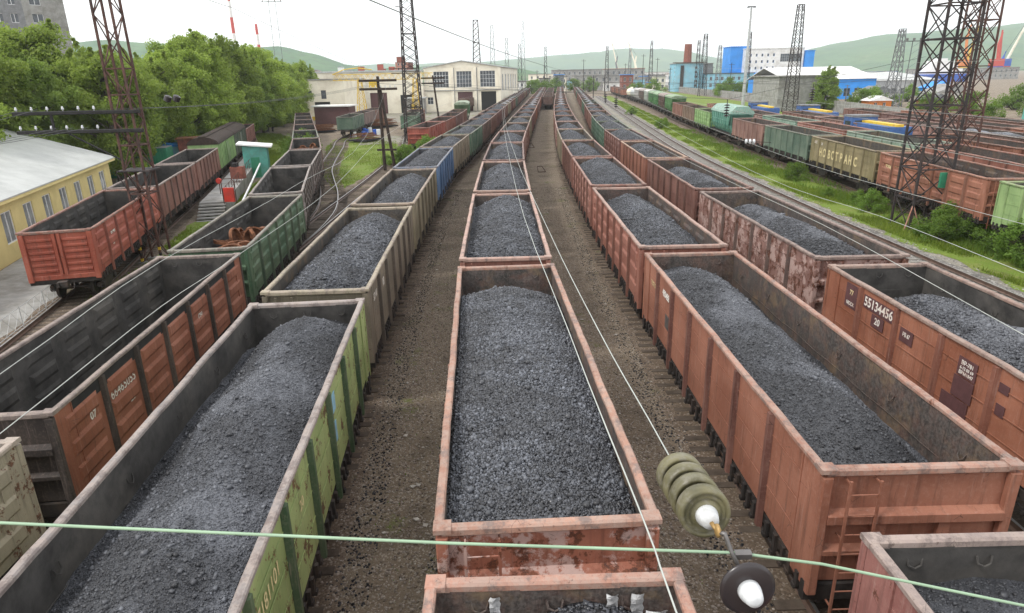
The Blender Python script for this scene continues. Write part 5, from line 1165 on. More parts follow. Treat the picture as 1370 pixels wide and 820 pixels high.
# ------------------------------------------------------------------ right-hand industry
cw=thing('concrete_wall','long pale concrete panel wall behind the rail yard at the right','wall',(0,0,-.3)); mb=MB()
pts=[(66,40),(66,84),(70,110),(76,150),(82,200),(83.5,235),(94,385),(104,480)]
for a,b in zip(pts,pts[1:]):
    a=Vector(a);b=Vector(b);L=(b-a).length;n=int(L/4)+1
    for k in range(n):
        p=a.lerp(b,k/n);q=a.lerp(b,(k+.96)/n); d=(q-p).normalized(); m=Vector((d.y,-d.x))*.1
        mb.hexa([(p.x-m.x,p.y-m.y,0),(p.x+m.x,p.y+m.y,0),(q.x+m.x,q.y+m.y,0),(q.x-m.x,q.y-m.y,0),(p.x-m.x,p.y-m.y,2.7),(p.x+m.x,p.y+m.y,2.7),(q.x+m.x,q.y+m.y,2.7),(q.x-m.x,q.y-m.y,2.7)])
mb.obj('wall_panels',M['concrete'],cw)
def block(name,label,cat,x0,x1,y0,y1,h,mat,wins=None,roofm='concrete',rz=0,roofh=.3,frame='frame_white',slope=0.,ww=1.4):
    t=thing(name,label,cat,(x0,y0,-.3),rz); W_,D=x1-x0,y1-y0; op=[];op2=[]
    if wins:
        nu,nv,za,zb=wins
        for i in range(nu):
            for j in range(nv):
                u=W_*(i+.5)/nu; v=za+(zb-za)*(j+.5)/nv; hh=(zb-za)/nv*.28; op.append((u-min(ww,W_/nu*.6)/2,u+min(ww,W_/nu*.6)/2,v-hh,v+hh,'window',(2,1),frame))
        m=max(1,int(D/ (W_/nu)))
        for i in range(m):
            for j in range(nv):
                u=D*(i+.5)/m; v=za+(zb-za)*(j+.5)/nv; hh=(zb-za)/nv*.28; op2.append((u-min(ww,D/m*.6)/2,u+min(ww,D/m*.6)/2,v-hh,v+hh,'window',(2,1),frame))
    wallframe(t,(0,0),(W_,0),0,h,mat,openings=op); wallframe(t,(0,D),(0,0),0,h,mat,openings=op2); wallframe(t,(W_,0),(W_,D),0,h,mat); wallframe(t,(W_,D),(0,D),0,h,mat)
    mb=MB(); mb.hexa([(-.4,-.4,h),(W_+.4,-.4,h),(W_+.4,D+.4,h+slope),(-.4,D+.4,h+slope),(-.4,-.4,h+roofh),(W_+.4,-.4,h+roofh),(W_+.4,D+.4,h+roofh+slope),(-.4,D+.4,h+roofh+slope)]); mb.obj('roof',M[roofm],t); return t
bh=block('boiler_house','pale blue boiler house with a brick chimney','building',91.5,106,380,395,14.5,'lightblue',(2,5,2,13.5))
MB().tube([(6.6,3,10),(6.6,3,24.4)],[2.3,1.9],12).obj('chimney',M['brick'],bh); MB().box(2.4,4.2,-.35,-.02,0.5,13.6).obj('stair_tower',M['latt_dark'],bh); MB().box(-2,16.5,-.8,.5,14.85,15.2).obj('cornice',M['latt_rust'],bh)
block('pale_blue_hall','low pale blue hall with a row of windows beside the boiler house','building',107,131,372,392,9.0,'lightblue',(8,2,1.5,8.2),'latt_dark')
block('grey_block','grey rear block of the pale blue hall','building',106,116,396,410,14.5,'latt_grey',None)
block('blue_tower','bright blue windowless tower of the plant','building',126,136.5,398,412,23,'blue',None,'blue')
wb=thing('white_office','big white office block with blue base and ribbon windows','building',(133,392,-.3))
wallframe(wb,(0,0),(32,0),9.2,21.5,'white',openings=[(2+i*3.2,3.0+i*3.2,10.8+j*3.4,12.2+j*3.4,'window',(1,1),'blue') for i in range(5) for j in range(3)]+[(19,31,14.6,18.8,'window',(10,3),'galv')])
wallframe(wb,(0,16),(0,0),9.2,21.5,'white'); wallframe(wb,(32,0),(32,16),9.2,21.5,'white'); MB().box(-.3,32.3,-.3,16.3,21.5,21.9).obj('roof',M['white'],wb)
MB().box(-1.5,33,-1.0,16,0,9.2).obj('base_hall',M['blue'],wb); MB().box(3,20,-3.5,-1.05,0,5.).obj('lower_hall',M['deepblue'],wb)
mb=MB(); 
for i in range(6): mb.beam((6+i*2.4,-1.3,5.2),(7.2+i*2.4,-1.3,8.4),.12); mb.beam((7.2+i*2.4,-1.3,8.4),(8.4+i*2.4,-1.3,5.2),.12)
mb.beam((6,-1.3,5.2),(20.4,-1.3,5.2),.14); mb.beam((6,-1.3,8.4),(20.4,-1.3,8.4),.14); mb.obj('roof_truss',M['deepblue'],wb)
block('blue_stair_tower','narrow blue stair tower at the right end of the white office','building',165.5,170,390,398,20.,'blue',None,'blue'); 
block('grey_concrete_block','windowless grey concrete block behind the locomotives','building',67,79,172,190,8.2,'concrete',None)
def shed(label,x0,x1,y0,y1,h,hp,wallm,roofm,rz=0):
    t=thing('long_shed',label,'shed',(x0,y0,-.3),rz,'port sheds'); W_,D=x1-x0,y1-y0
    wallframe(t,(0,0),(W_,0),0,h,wallm,openings=[(W_*.08+i*W_*.115,W_*.15+i*W_*.115,1.,h*.55,'window',(2,2),'concrete') for i in range(8)]); wallframe(t,(0,D),(0,0),0,h,wallm); wallframe(t,(W_,0),(W_,D),0,h,wallm)
    mb=MB(); mb.hexa([(-.5,-.5,h),(W_+.5,-.5,h),(W_+.5,D*.55,hp),(-.5,D*.55,hp),(-.5,-.5,h+.2),(W_+.5,-.5,h+.2),(W_+.5,D*.55,hp+.2),(-.5,D*.55,hp+.2)]); mb.hexa([(-.5,D*.55,hp),(W_+.5,D*.55,hp),(W_+.5,D+.5,h),(-.5,D+.5,h),(-.5,D*.55,hp+.2),(W_+.5,D*.55,hp+.2),(W_+.5,D+.5,h+.2),(-.5,D+.5,h+.2)]); mb.obj('roof',M[roofm],t); return t
shed('long shed with a white roof and blue wall behind the conifer',95,126,238,275,6.6,10.6,'blue','white')
a=shed('grey shed with a big rounded side and pale blue roof',124,152,246,300,5.6,8.4,'galv','roof'); 
mb=MB()
for i in range(7): mb.tube([(i*4.3+1,-.6,0),(i*4.3+.6,-.75,3.5),(i*4.3+1.2,-.5,6.)],.12,5)
mb.obj('arch_rib',M['latt_grey'],a)
for i,(x,y,w,d,h,wm,rm,lab) in enumerate([(98,190,9,7,3.2,'white','latt_grey','white cottage with a grey roof beyond the wall'),(110,178,10,7,3.4,'white','concrete','white house with a pale gable roof left of the double mast'),(92,215,10,6,4,'concrete','wheel_rust','grey yard house with a rusty roof under the sheds'),(84,160,5,4,2.6,'orange','white','tiny orange cabin by the wall'),(97,160,6,4,2.6,'brick','latt_grey','low brick cabin among the bushes beyond the wall'),(125,205,8,6,4,'blue','blue','small bright blue cabin before the grey shed'),(120,150,14,8,4,'white','galv','long white house behind the bushes right')]):
    t=thing('small_house',lab,'house',(x,y,-.3),0,'small houses beyond the wall'); wallframe(t,(0,0),(w,0),0,h,wm,openings=[(w*.2,w*.35,1,2.2,'window',(2,1)),(w*.6,w*.75,1,2.2,'window',(2,1))]); wallframe(t,(0,d),(0,0),0,h,wm); wallframe(t,(w,0),(w,d),0,h,wm)
    mb=MB(); mb.ext([(-.4,h),(w+.4,h),(w/2,h+w*.22)],-.4,d+.4,'y'); mb.obj('roof',M[rm],t)
t=thing('pale_pillar','pale green concrete bridge pier beyond the wall at the right edge','pillar',(80,105,-.3)); MB().tube([(0,0,0),(0,0,8.6)],[1.0,.85],14).obj('shaft',M['teal'],t); MB().box(-1.1,1.1,-1.1,1.1,8.6,9.).obj('capital',M['white'],t)
for lab,x,y,h,l in (('leaning grey pole right of the double mast',72,92,11,.9),('thin wooden pole at the right edge',74.5,90,9.5,.6),('grey pole before the conifer',84,172,6,.1)):
    t=thing('street_pole',lab,'pole',(x,y,-.3)); MB().tube([(0,0,0),(l,0,h)],[.16,.11],8).obj('pole',M['latt_grey'],t); MB().box(l-.6,l+.6,-.05,.05,h-.2,h-.1).obj('bracket',M['latt_grey'],t)
# ship and harbour cranes
t=thing('moored_ship','white superstructure of a ship moored behind the sheds','ship',(300,500,-.3))
MB().box(-6,30,0,14,0,5.5).obj('hull',M['deepblue'],t)
for i,(x0,x1,z0,z1) in enumerate(((0,26,5.5,9),(3,22,9,12),(5,19,12,14.5),(7,14,14.5,16))): MB().box(x0,x1,1,13-i,z0,z1).obj('deckhouse',M['shipwhite'],t)
def jib(label,x,y,c1,c2,h,ang,L,mat3):
    t=thing('harbour_crane',label,'harbour crane',(x,y,-.3),0,'harbour cranes'); mb=MB()
    for sx in (-5,5):
        for sy in (-5,5): mb.tube([(sx,sy,0),(sx*.5,sy*.5,9)],.7,6)
    mb.box(-4,4,-4,4,8.5,10); mb.obj('portal',M[c1],t); MB().box(-4.5,5,-3,3,10,16).obj('machine_house',M[c2],t)
    mb=MB(); mb.tube([(1,0,14),(-1,0,h*.75),(.5,0,h)],[1.4,1.2,.6],6); mb.obj('tower',M[c2],t)
    e=Vector((2,0,13)); d=Vector((math.cos(ang),0,math.sin(ang))); mb=MB(); mb.tube([e,e+d*L],[1.2,.6],4); mb.obj('boom',M[mat3],t); mb=MB(); mb.beam((.5,0,h),e+d*L,.2); mb.obj('stay',M['latt_dark'],t)
jib('red and blue harbour crane at the right, with upright red jib',418,600,'deepblue','red',37,R(95),26,'red'); jib('harbour crane with a long white boom at the right edge',431,610,'red','deepblue',22,R(70),40,'cream'); jib('orange and yellow harbour crane seen through the double mast',390,600,'yellow','orange',44,R(80),30,'yellow'); jib('pale far harbour crane left of the boiler house',150,820,'cream','cream',30,R(110),34,'cream'); jib('second pale far harbour crane left of the boiler house',128,820,'cream','latt_grey',30,R(105),34,'cream')
# far town along the horizon
FB=[(8,430,15,12,7.,'concrete','low grey block behind the vanishing trains'),(27,445,11,10,9.,'cream','small cream block right of the low grey block'),(44,460,30,12,9.5,'concrete','grey apartment slab behind the vanishing trains'),(70,500,28,14,13.5,'concrete','far long building with a pinkish roof'),(16,520,18,12,11,'cream','small far cream block'),(60,430,12,8,5,'white','far white low shed'),(36,560,40,14,14,'concrete','far grey slab on the horizon'),(104,520,26,14,9,'concrete','far grey warehouse left of the boiler house'),(-10,440,14,10,9,'concrete','far grey block right of the depot'),(92,640,60,18,11,'white','far white warehouse by the harbour'),(170,560,60,20,9,'latt_grey','far grey warehouse behind the white office'),(230,520,60,20,8,'blue','far blue warehouse by the ship'),(330,560,80,20,9,'concrete','far grey terminal by the harbour cranes')]
for x,y,w,d,h,m,lab in FB: block('far_building',lab,'building',x,x+w,y,y+d,h,m,(max(3,int(w/4)),max(1,int(h/3.6)),1,h-.6),'chalk' if 'pinkish' in lab else 'concrete')
rr=random.Random(8)
for i in range(22):
    x=-8+i*5.4+rr.uniform(-2,2); y=rr.uniform(400,640); m=rr.choice(['concrete','cream','white','lightblue','chalk','latt_grey','brick']); w=rr.uniform(5,13)*(y/500); h=rr.uniform(3.5,10.5)
    block('far_building','far %s building on the central skyline, %s from the left'%({'lightblue':'pale blue','chalk':'pinkish','latt_grey':'dark grey','brick':'brick red','concrete':'grey'}.get(m,m),ORD[i]),'building',x*y/440,x*y/440+w,y,y+8,h,m,(max(2,int(w/3)),max(1,int(h/3.4)),1,h-.5),rr.choice(['concrete','wheel_rust','galv','latt_dark','blue']))
for i in range(16):
    x=-2+i*8.6+rr.uniform(-3,3); y=rr.uniform(300,460); h=rr.uniform(9,20)
    t=thing('thin_pole','thin far pole on the central skyline, %s from the left'%ORD[i],'pole',(x*y/400,y,-.3),0,'thin poles on the skyline'); MB().tube([(0,0,0),(0,0,h)],[.2,.13],6).obj('pole',M['latt_dark'],t); MB().box(-1.2,1.2,-.08,.08,h-.9,h-.75).obj('bracket',M['latt_dark'],t)
rr=random.Random(5)
for i in range(22):
    x=-520+i*17+rr.uniform(-5,5); y=1500+rr.uniform(-80,160); zb=26-i*.9+rr.uniform(-4,6)
    m=rr.choice(['white','cream','chalk','concrete']); w=rr.uniform(9,20); h=rr.uniform(8,16)
    t=thing('hillside_house','far %s house on the left hill, %s from the left'%({'white':'white','cream':'cream','chalk':'pinkish','concrete':'grey'}[m],ORD[i]),'house',(x,y,zb-8),0,'houses on the left hillside'); MB().box(0,w,0,10,0,h+8).obj('wall',M[m],t); mb=MB(); mb.ext([(-.6,h+8),(w+.6,h+8),(w/2,h+11)],-.5,10.5,'y'); mb.obj('roof',M['maroon' if m=='chalk' else 'latt_grey'],t)
HAZE=1.8e-4; CLOUD=12.; EXPO=.58; ROLLSIGN=1
# ------------------------------------------------------------------ hills
def hill(name,ridge,y0,y1,yr,seed,mat,n=120,m=24):
    ridge=sorted(ridge); X=np.linspace(ridge[0][0],ridge[-1][0],n); Rz=np.interp(X,[a for a,b in ridge],[b for a,b in ridge])
    Yv=np.linspace(y0,y1,m); XX,YY=np.meshgrid(X,Yv); t=np.where(YY<yr,(YY-y0)/(yr-y0),1-(YY-yr)/(y1-yr)*.6); t=np.clip(t,0,1); t=t*t*(3-2*t)
    Z=Rz[None]*t+(vnoise(XX,YY,260,seed)*26+vnoise(XX,YY,110,seed+1)*12+vnoise(XX,YY,40,seed+2)*4)*t*np.minimum(1,Rz[None]/60)-2
    idx=np.arange(n*m).reshape(m,n); Fq=np.stack([idx[:-1,:-1],idx[:-1,1:],idx[1:,1:],idx[1:,:-1]],-1).reshape(-1,4)
    return struct(link(name,npmesh(name,np.stack([XX,YY,Z],-1).reshape(-1,3),Fq,mat,True)))
def hill_mat():
    m=NT('hill_cover'); v=m.coord('Object',rnd=False); a=m.noise(v,.006,6,.65); b=m.noise(v,.05,4,.7)
    c=m.mix(m.ramp(a,.35,.65),(.03,.10,.04),(.075,.15,.05)); c=m.mix(m.ramp(b,.5,.65),c,(.045,.08,.03)); c=m.mix(m.math('MULTIPLY',m.ramp(a,.6,.72),.5),c,(.19,.17,.11))
    m.bsdf(c,.95,.1); return m.mat
M['hill']=hill_mat()
hill('hills',[(600,0),(760,6),(890,24),(1000,50),(1106,74),(1241,97),(1428,128),(1700,148),(1890,164),(2300,178),(2900,165)],1500,3600,2600,3,M['hill'])
hill('hills',[(-2400,60),(-1500,90),(-900,100),(-563,98),(-277,106),(9,114),(200,126),(437,146),(674,162),(912,158),(1199,128),(1400,86),(1538,64),(1900,90),(2600,110)],3300,5600,4500,9,M['hill'])
hill('hills',[(-1800,120),(-900,105),(-563,85),(-508,73),(-434,53),(-397,42),(-330,22),(-250,8),(-200,0)],1100,2600,1800,14,M['hill'])
hill('hills',[(-420,0),(-340,24),(-251,38),(-124,42),(-60,50),(0,42),(60,26),(140,8),(200,0)],1150,2200,1500,19,M['hill'],90,18)
# ------------------------------------------------------------------ trees
def leaves_np(centers,rad,n_per,size,seed,flat=.75,droop=0.):
    rg=np.random.default_rng(seed); C=np.repeat(np.asarray(centers),n_per,axis=0); Rr=np.repeat(np.asarray(rad),n_per); n=len(C)
    d=rg.normal(size=(n,3)); d/=np.linalg.norm(d,axis=1)[:,None]; rr=rg.random(n)**.45
    P=C+d*(Rr*rr)[:,None]*np.array([1,1,flat]); P[:,2]-=droop*rr*Rr
    a=rg.normal(size=(n,3)); a/=np.linalg.norm(a,axis=1)[:,None]; nn=d*.6+rg.normal(size=(n,3))*.7+np.array([0,0,.5]); b=np.cross(nn,a); b/=np.linalg.norm(b,axis=1)[:,None]; a=np.cross(b,nn); a/=np.linalg.norm(a,axis=1)[:,None]
    s=size*rg.uniform(.6,1.35,n); A=a*s[:,None];B=b*(s*.55)[:,None]
    V=np.stack([P-A,P+B,P+A,P-B],1).reshape(-1,3); F=np.arange(4*n).reshape(-1,4); return V,F
def tree_meshes(seed,h,r,nbr,n_per,size,base=.18,mat='leaf',shape=1.):
    rg=random.Random(seed); mb=MB(); cs=[];rs=[]
    bend=[(rg.uniform(-.3,.3),rg.uniform(-.3,.3)) for _ in range(6)]; tp=[Vector((bend[i][0]*i*.3,bend[i][1]*i*.3,h*.9*i/5)) for i in range(6)]
    mb.tube(tp,[h*.022*(1-i/6.5) for i in range(6)],7)
    for i in range(nbr):
        f=base+(1-base)*((i+.5)/nbr); z=h*.9*f; k=min(4,int(f*5)); p=tp[k].lerp(tp[k+1],f*5-k) if f<1 else tp[5]
        az=i*2.4+rg.uniform(-.5,.5); prof=(math.sin(math.pi*min(1,(f-base+.12)/(1-base+.12)*.86+.07))**.7)*shape+(1-shape)*(1-f); L=r*prof*rg.uniform(.65,1.15)
        up=rg.uniform(.3,.75); e=p+Vector((math.cos(az)*L,math.sin(az)*L,L*up)); mid=p.lerp(e,.5)+Vector((0,0,L*.08))
        mb.tube([p,mid,e],[h*.008,h*.005,h*.002],4,cap=False)
        for q,t in ((e,1.),(mid,.75),(p.lerp(e,.78),.9)):
            for _ in range(2):
                cs.append((q.x+rg.uniform(-.6,.6),q.y+rg.uniform(-.6,.6),q.z+rg.uniform(-.5,.7))); rs.append(rg.uniform(.55,1.15)*r*.26*t)
    cs.append((tp[5].x,tp[5].y,h*.93)); rs.append(r*.3)
    for _ in range(26):
        q=rg.choice(cs[:nbr*6]); L=rg.uniform(.6,1.5)
        for k in range(3): cs.append((q[0]+rg.uniform(-.15,.15)+k*.1,q[1]+rg.uniform(-.15,.15),q[2]+r*.2+L*k/3)); rs.append(.34-.08*k)
    V,F=leaves_np(cs,rs,n_per,size,seed,.8,.25)
    return mb.mesh('trunk',M['bark'],True),npmesh('crown',V,F,M[mat])
TV=[tree_meshes(60+i,(13.5,15.,12.5,14.)[i],(4.6,5.0,4.9,4.4)[i],46,170,.145,.06,'leaf' if i!=3 else 'leaf_dark') for i in range(4)]
def tree(label,x,y,z,k,sc_,rz,group='trees in the row at the left'):
    t=thing('leafy_tree',label,'tree',(x,y,z),rz,group); t.scale=(sc_,sc_,sc_)
    link('trunk',TV[k][0],t); link('crown',TV[k][1],t); return t
r=random.Random(21); n=0
for row,(off,cnt) in enumerate(((0,20),(6,17),(-4.0,8))):
    for i in range(cnt):
        f=(i+.5*(row==1))/(cnt-1); y=(50+140*f) if row<2 else 92+95*f
        x=-39.5-.125*(y-52)-off-r.uniform(-1.2,1.2)-(5 if y<66 else 0) ; y+=r.uniform(-1.5,1.5)
        if row==2: x=-41.-.105*(y-52)+r.uniform(-.8,.8)
        lab='green leafy tree, %s from the left, %s row behind the rusty wagons'%(ORDN(i),('front','rear','low front')[row])
        tree(lab,x,y,-.8,r.randrange(4) if row!=2 else r.choice([1,3]),r.uniform(.96,1.17)*(1. if row<2 else .62)*(1.0 if y<150 else .92)*(.91 if y<84 else 1.),r.uniform(0,6.28))
# conifer-like tree and bushes on the right
cm=tree_meshes(90,9.5,3.6,40,150,.15,.04,'leaf_dark',.35)
def othertree(name,label,cat,x,y,z,me,s,rz,group,parts_=('trunk','crown')):
    t=thing(name,label,cat,(x,y,z),rz,group); t.scale=(s,s,s)
    for p,m_ in zip(parts_,me): link(p,m_,t)
    return t
othertree('conical_tree','dark conical tree standing before the sheds','tree',76.5,167,-.3,cm,1.02,0,None)
BV=[]
for i in range(3):
    rg=random.Random(130+i); cs=[];rs=[];mb=MB()
    for k in range(30):
        az=rg.uniform(0,6.28); L=rg.uniform(.2,1.3); z=rg.uniform(.3,1.75)*(1.15-L*.4); e=(math.cos(az)*L,math.sin(az)*L,z); mb.tube([(0,0,-.1),(e[0]*.4,e[1]*.4,z*.6),e],[.03,.02,.008],4,cap=False); cs.append(e); rs.append(rg.uniform(.25,.45))
    V,F=leaves_np(cs,rs,130,.062,140+i,.9); BV.append((mb.mesh('stems',M['bark']),npmesh('foliage',V,F,M['bush'])))
def bush(label,x,y,s,k,z=-.25,group='bushes on the verge'): return othertree('leafy_bush',label,'bush',x,y,z,BV[k],s,x*3+y,group,('stems','foliage'))
for i,(x,y,s,lab) in enumerate([(26.0,60.5,1.15,'single round bush on the verge before the khaki lettered wagon'),(25.3,38.2,1.3,'largest bush of the clump under the double mast'),(26.4,37.0,1.2,'bush at the right of the clump under the double mast'),(24.6,37.0,1.1,'low bush at the front of the clump under the double mast'),(26.6,34.6,1.25,'bush left of the light green wagon in the right corner'),(26.2,32.2,1.45,'big grey-green bush in front of the light green wagon'),(25.6,30.8,1.1,'bush at the very right edge of the photo'),(25.3,46.0,.95,'small bush left of the double mast foot'),(26.0,48.5,.8,'tiny bush between the double mast and the khaki wagon'),(27.2,39.2,1.1,'bush behind the double mast foot'),(25.0,52.0,.5,'tuft of leaves left of the double mast'),(28.0,125,1.3,'lone bush before the covered hoppers'),(30.5,170,1.4,'lone far bush before the green hoppers')]): bush(lab,x,y,s*.82,i%3)
for i in range(26):
    rb=random.Random(200+i); y=rb.uniform(85,230); x=70+(y-85)*.11+rb.uniform(6,55); k=rb.uniform(1.6,3.2)
    bush('green bush beyond the concrete wall, number %s counted from near to far'%ORD[0] if False else 'leafy shrub in the scrub between the concrete wall and the sheds',x,y,k,i%3,-.4,'shrubs between the wall and the sheds')
for i,(x,y) in enumerate([(88,285),(92,292),(97,288),(103,292),(70,330),(64,345),(42,430),(50,425),(20,400),(14,395),(28,410),(140,150),(118,120),(100,100),(96,96),(108,110)]):
    othertree('leafy_tree','rounded far tree in the scrub and town beyond the yard','tree',x,y,-.4,BV[i%3],(3.2,4.,3.5)[i%3] if y<350 else 4.6,i*1.3,'far rounded trees beyond the yard',('trunk','crown'))
for i,(x,y,s,lab) in enumerate([(-12.6,81,1.5,'bush by the foot of the black wooden pole'),(-10.6,84,1.7,'big bright bush behind the wooden pole'),(-9.4,79,1.4,'bush beside the blue coal wagon'),(-10.2,90,1.6,'bush in front of the red empty wagon'),(-25.2,83,1.8,'bright bush on the bank right of the teal hut'),(-27.5,90,2.,'bush on the bank beyond the teal hut'),(-25.0,77,1.2,'small bush touching the teal hut'),(-31,101,1.7,'bush on the grassy bank by the dark wagons'),(-14.6,83,.8,'low bush left of the wooden pole')]): bush(lab,x,y,s,i%3,-.8,'bushes on the left banks')
# grass blades (uncountable)
def grass(name,pts,hmin,hmax,w,seed,mat='grass'):
    rg=np.random.default_rng(seed); P=np.asarray(pts); n=len(P); az=rg.uniform(0,6.28,n); h=rg.uniform(hmin,hmax,n); ww=w*rg.uniform(.6,1.4,n); ln=rg.normal(0,.28,(n,2))*h[:,None]
    dx=np.cos(az)*ww;dy=np.sin(az)*ww; V=np.stack([np.stack([P[:,0]-dx,P[:,1]-dy,P[:,2]],-1),np.stack([P[:,0]+dx,P[:,1]+dy,P[:,2]],-1),np.stack([P[:,0]+ln[:,0],P[:,1]+ln[:,1],P[:,2]+h],-1)],1).reshape(-1,3)
    return struct(link(name,npmesh(name,V,np.arange(3*n).reshape(-1,3),M[mat])),'stuff')
def band(tr,y0,y1,o0,o1,n,seed,clump=.5):
    rg=random.Random(seed); s0=tr.s_of_y(y0);s1=tr.s_of_y(y1); out=[]
    while len(out)<n:
        u=rg.random()**1.7; s=s0+(s1-s0)*u; o=rg.uniform(o0,o1); p=tr.at(s); q=tr.at(s+.3); d=(q-p).normalized(); x=p.x+d.y*o;y=p.y-d.x*o
        v=math.sin(x*1.9+seed)*math.sin(y*.83+1)+math.sin(x*.7+y*.41)
        if v<rg.uniform(-1.2,.9)*clump: continue
        out.append((x,y,gz(x)+.01))
    return out
grass('grass',band(T['b'],20,260,2.3,6.2,60000,3),.08,.34,.028,1)
grass('weeds',band(T['b'],22,120,4.0,7.4,9000,8,1.2),.15,.55,.035,2,'bush')
def inpoly(x,y,P):
    c=False;j=len(P)-1
    for i in range(len(P)):
        if (P[i][1]>y)!=(P[j][1]>y) and x<(P[j][0]-P[i][0])*(y-P[i][1])/(P[j][1]-P[i][1])+P[i][0]: c=not c
        j=i
    return c
for i,l in enumerate(LAWNS):
    rg=random.Random(300+i); xs_=[p[0] for p in l]; ys_=[p[1] for p in l]; out=[]
    while len(out)<(14000,12000,16000,4000,5000)[i]:
        x=rg.uniform(min(xs_),max(xs_));y=rg.uniform(min(ys_),max(ys_))
        if inpoly(x,y,l) and math.sin(x*1.3+i)*math.sin(y*.6)+math.sin(x*.5+y*.33)>rg.uniform(-1.3,.7): out.append((x,y,gz(x)+.01))
    grass('grass',out,.06,(.16,.22,.5,.2,.6)[i],.03,20+i)
# weeds and loose stones along the gangways between the trains
def scatter_stones(name,rects,n,seed,mat,smin=.015,smax=.05):
    rg=np.random.default_rng(seed); out=[]
    for (k,o0,o1,y0,y1) in rects:
        for _ in range(n):
            s=T[k].s_of_y(y0)+(y1-y0)*rg.random()**1.6; p=T[k].at(s); out.append((p.x+rg.uniform(o0,o1),p.y))
    P=np.array(out); m=len(P); z=np.array([gz(a)+.005 for a in P[:,0]])
    cor=np.array([(-1,-1,-1),(1,-1,-1),(1,1,-1),(-1,1,-1),(-1,-1,1),(1,-1,1),(1,1,1),(-1,1,1)],float); s=rg.uniform(smin,smax,m)
    Q=cor[None]*(.5+.5*rg.random((m,8,3)))*s[:,None,None]*np.array([1.1,1,.7]); a=rg.uniform(0,6.28,m); ca,sa=np.cos(a)[:,None],np.sin(a)[:,None]
    x=Q[...,0]*ca-Q[...,1]*sa+P[:,0:1]; y=Q[...,0]*sa+Q[...,1]*ca+P[:,1:2]; V=np.stack([x,y,Q[...,2]+z[:,None]],-1).reshape(-1,3)
    q=np.array([(3,2,1,0),(4,5,6,7),(0,1,5,4),(1,2,6,5),(2,3,7,6),(3,0,4,7)]); F=(q[None]+(np.arange(m)*8)[:,None,None]).reshape(-1,4)
    return struct(link(name,npmesh(name,V,F,M[mat])),'stuff')
M['stone']=stone_mat('loose_stones',(.14,.11,.085),(.38,.33,.28)); M['stone_grey']=stone_mat('ballast_stones',(.14,.13,.12),(.42,.40,.37))
scatter_stones('gravel_stones',[(4,-4.2,-1.45,3,60),(4,1.45,4.6,3,60)],14000,4,'stone',.009,.034)
scatter_stones('gravel_stones',[('b',-2.6,2.3,22,70),('a',-2.4,2.6,20,60)],5000,5,'stone_grey',.02,.06)
grass('weeds',[(T[4].at(T[4].s_of_y(y)).x+o,y,-.24) for y,o in [(random.Random(i).uniform(5,55),random.Random(i+999).choice([-2.7,-2.2,-3.2,2.0,2.7,3.2])+random.Random(i*3).gauss(0,.15)) for i in range(700)]],.02,.07,.012,40,'bush')
for i,(x,y) in enumerate([(-2.4,47),(3.3,70),(3.1,95)]):
    if i==0: continue
    t=thing('track_shoe','dark iron frame lying between the trains, %s one'%('nearer','nearer','farther')[i],'iron frame',(x,y,-.24),.2,'iron frames between the trains'); mb=MB()
    for s in (-1,1): mb.beam((s*.4,-.5,0.05),(s*.25,.5,.5),.06)
    mb.beam((-.4,-.5,.05),(.4,-.5,.05),.06); mb.beam((-.25,.5,.5),(.25,.5,.5),.06); mb.obj('frame_bars',M['latt_rust'],t)
M['coalbits']=stone_mat('spilled_coal',(.012,.012,.014),(.06,.06,.066))
scatter_stones('spilled_coal',[(4,-2.1,-1.25,3,60),(4,1.25,2.1,3,60),(3,1.3,2.2,4,60),(5,-2.2,-1.25,6,60)],4500,12,'coalbits',.008,.03)
rl=random.Random(77); mb=MB()
for i in range(90):
    k=rl.choice([4,4,5,3]); s=T[k].s_of_y(rl.uniform(6,60)); p=T[k].at(s); o=rl.uniform(1.7,3.2)*(rl.choice([-1,1]) if k==4 else (-1 if k==5 else 1)); x,y=p.x+o,p.y; w=rl.uniform(.03,.09); a=rl.uniform(0,3.1); c_,s_=math.cos(a)*w,math.sin(a)*w; h=rl.uniform(.004,.03)
    mb.hexa([(x-c_,y-s_,-.24),(x+s_,y-c_,-.24),(x+c_,y+s_,-.24),(x-s_*.6,y+c_*.6,-.24),(x-c_,y-s_,-.23+h),(x+s_,y-c_,-.23),(x+c_,y+s_,-.23+h),(x-s_*.6,y+c_*.6,-.225)])
struct(mb.obj('litter',M['chalk_litter']),'stuff')
# ------------------------------------------------------------------ wires
def wire(label,pts,r,mat,cat='wire',sag=0.,name='overhead_wire'):
    P=[Vector(p) for p in pts]; out=[]
    if len(P)>3 and not sag and name!='span_rope':
        Q=[P[0]*2-P[1]]+P+[P[-1]*2-P[-2]]; S=[]
        for i in range(1,len(Q)-2):
            for k in range(4):
                t=k/4; S.append(.5*(2*Q[i]+(Q[i+1]-Q[i-1])*t+(2*Q[i-1]-5*Q[i]+4*Q[i+1]-Q[i+2])*t*t+(3*Q[i]-Q[i-1]-3*Q[i+1]+Q[i+2])*t**3))
        P=S+[P[-1]]
    for a,b in zip(P,P[1:]):
        n=max(1,min(12,int((b-a).length/3)))
        for k in range(n): t=k/n; q=a.lerp(b,t); q.z-=sag*4*t*(1-t); out.append(q)
    out.append(P[-1]); o=MB().tube(out,r,6).obj(name,M[mat],smooth=True); tag(o,label,cat,'overhead wires'); return o
wire('bright contact wire above the centre train running up to the olive insulator string',[(.985,3.62,6.86),(.93,4.1,6.90),(.77,5.57,7.0),(.57,9.56,7.0),(.20,19.3,7.0),(-.15,35,7.05),(-.1,55,7.1),(1.2,95,7.2)],.0046,'wire_white')
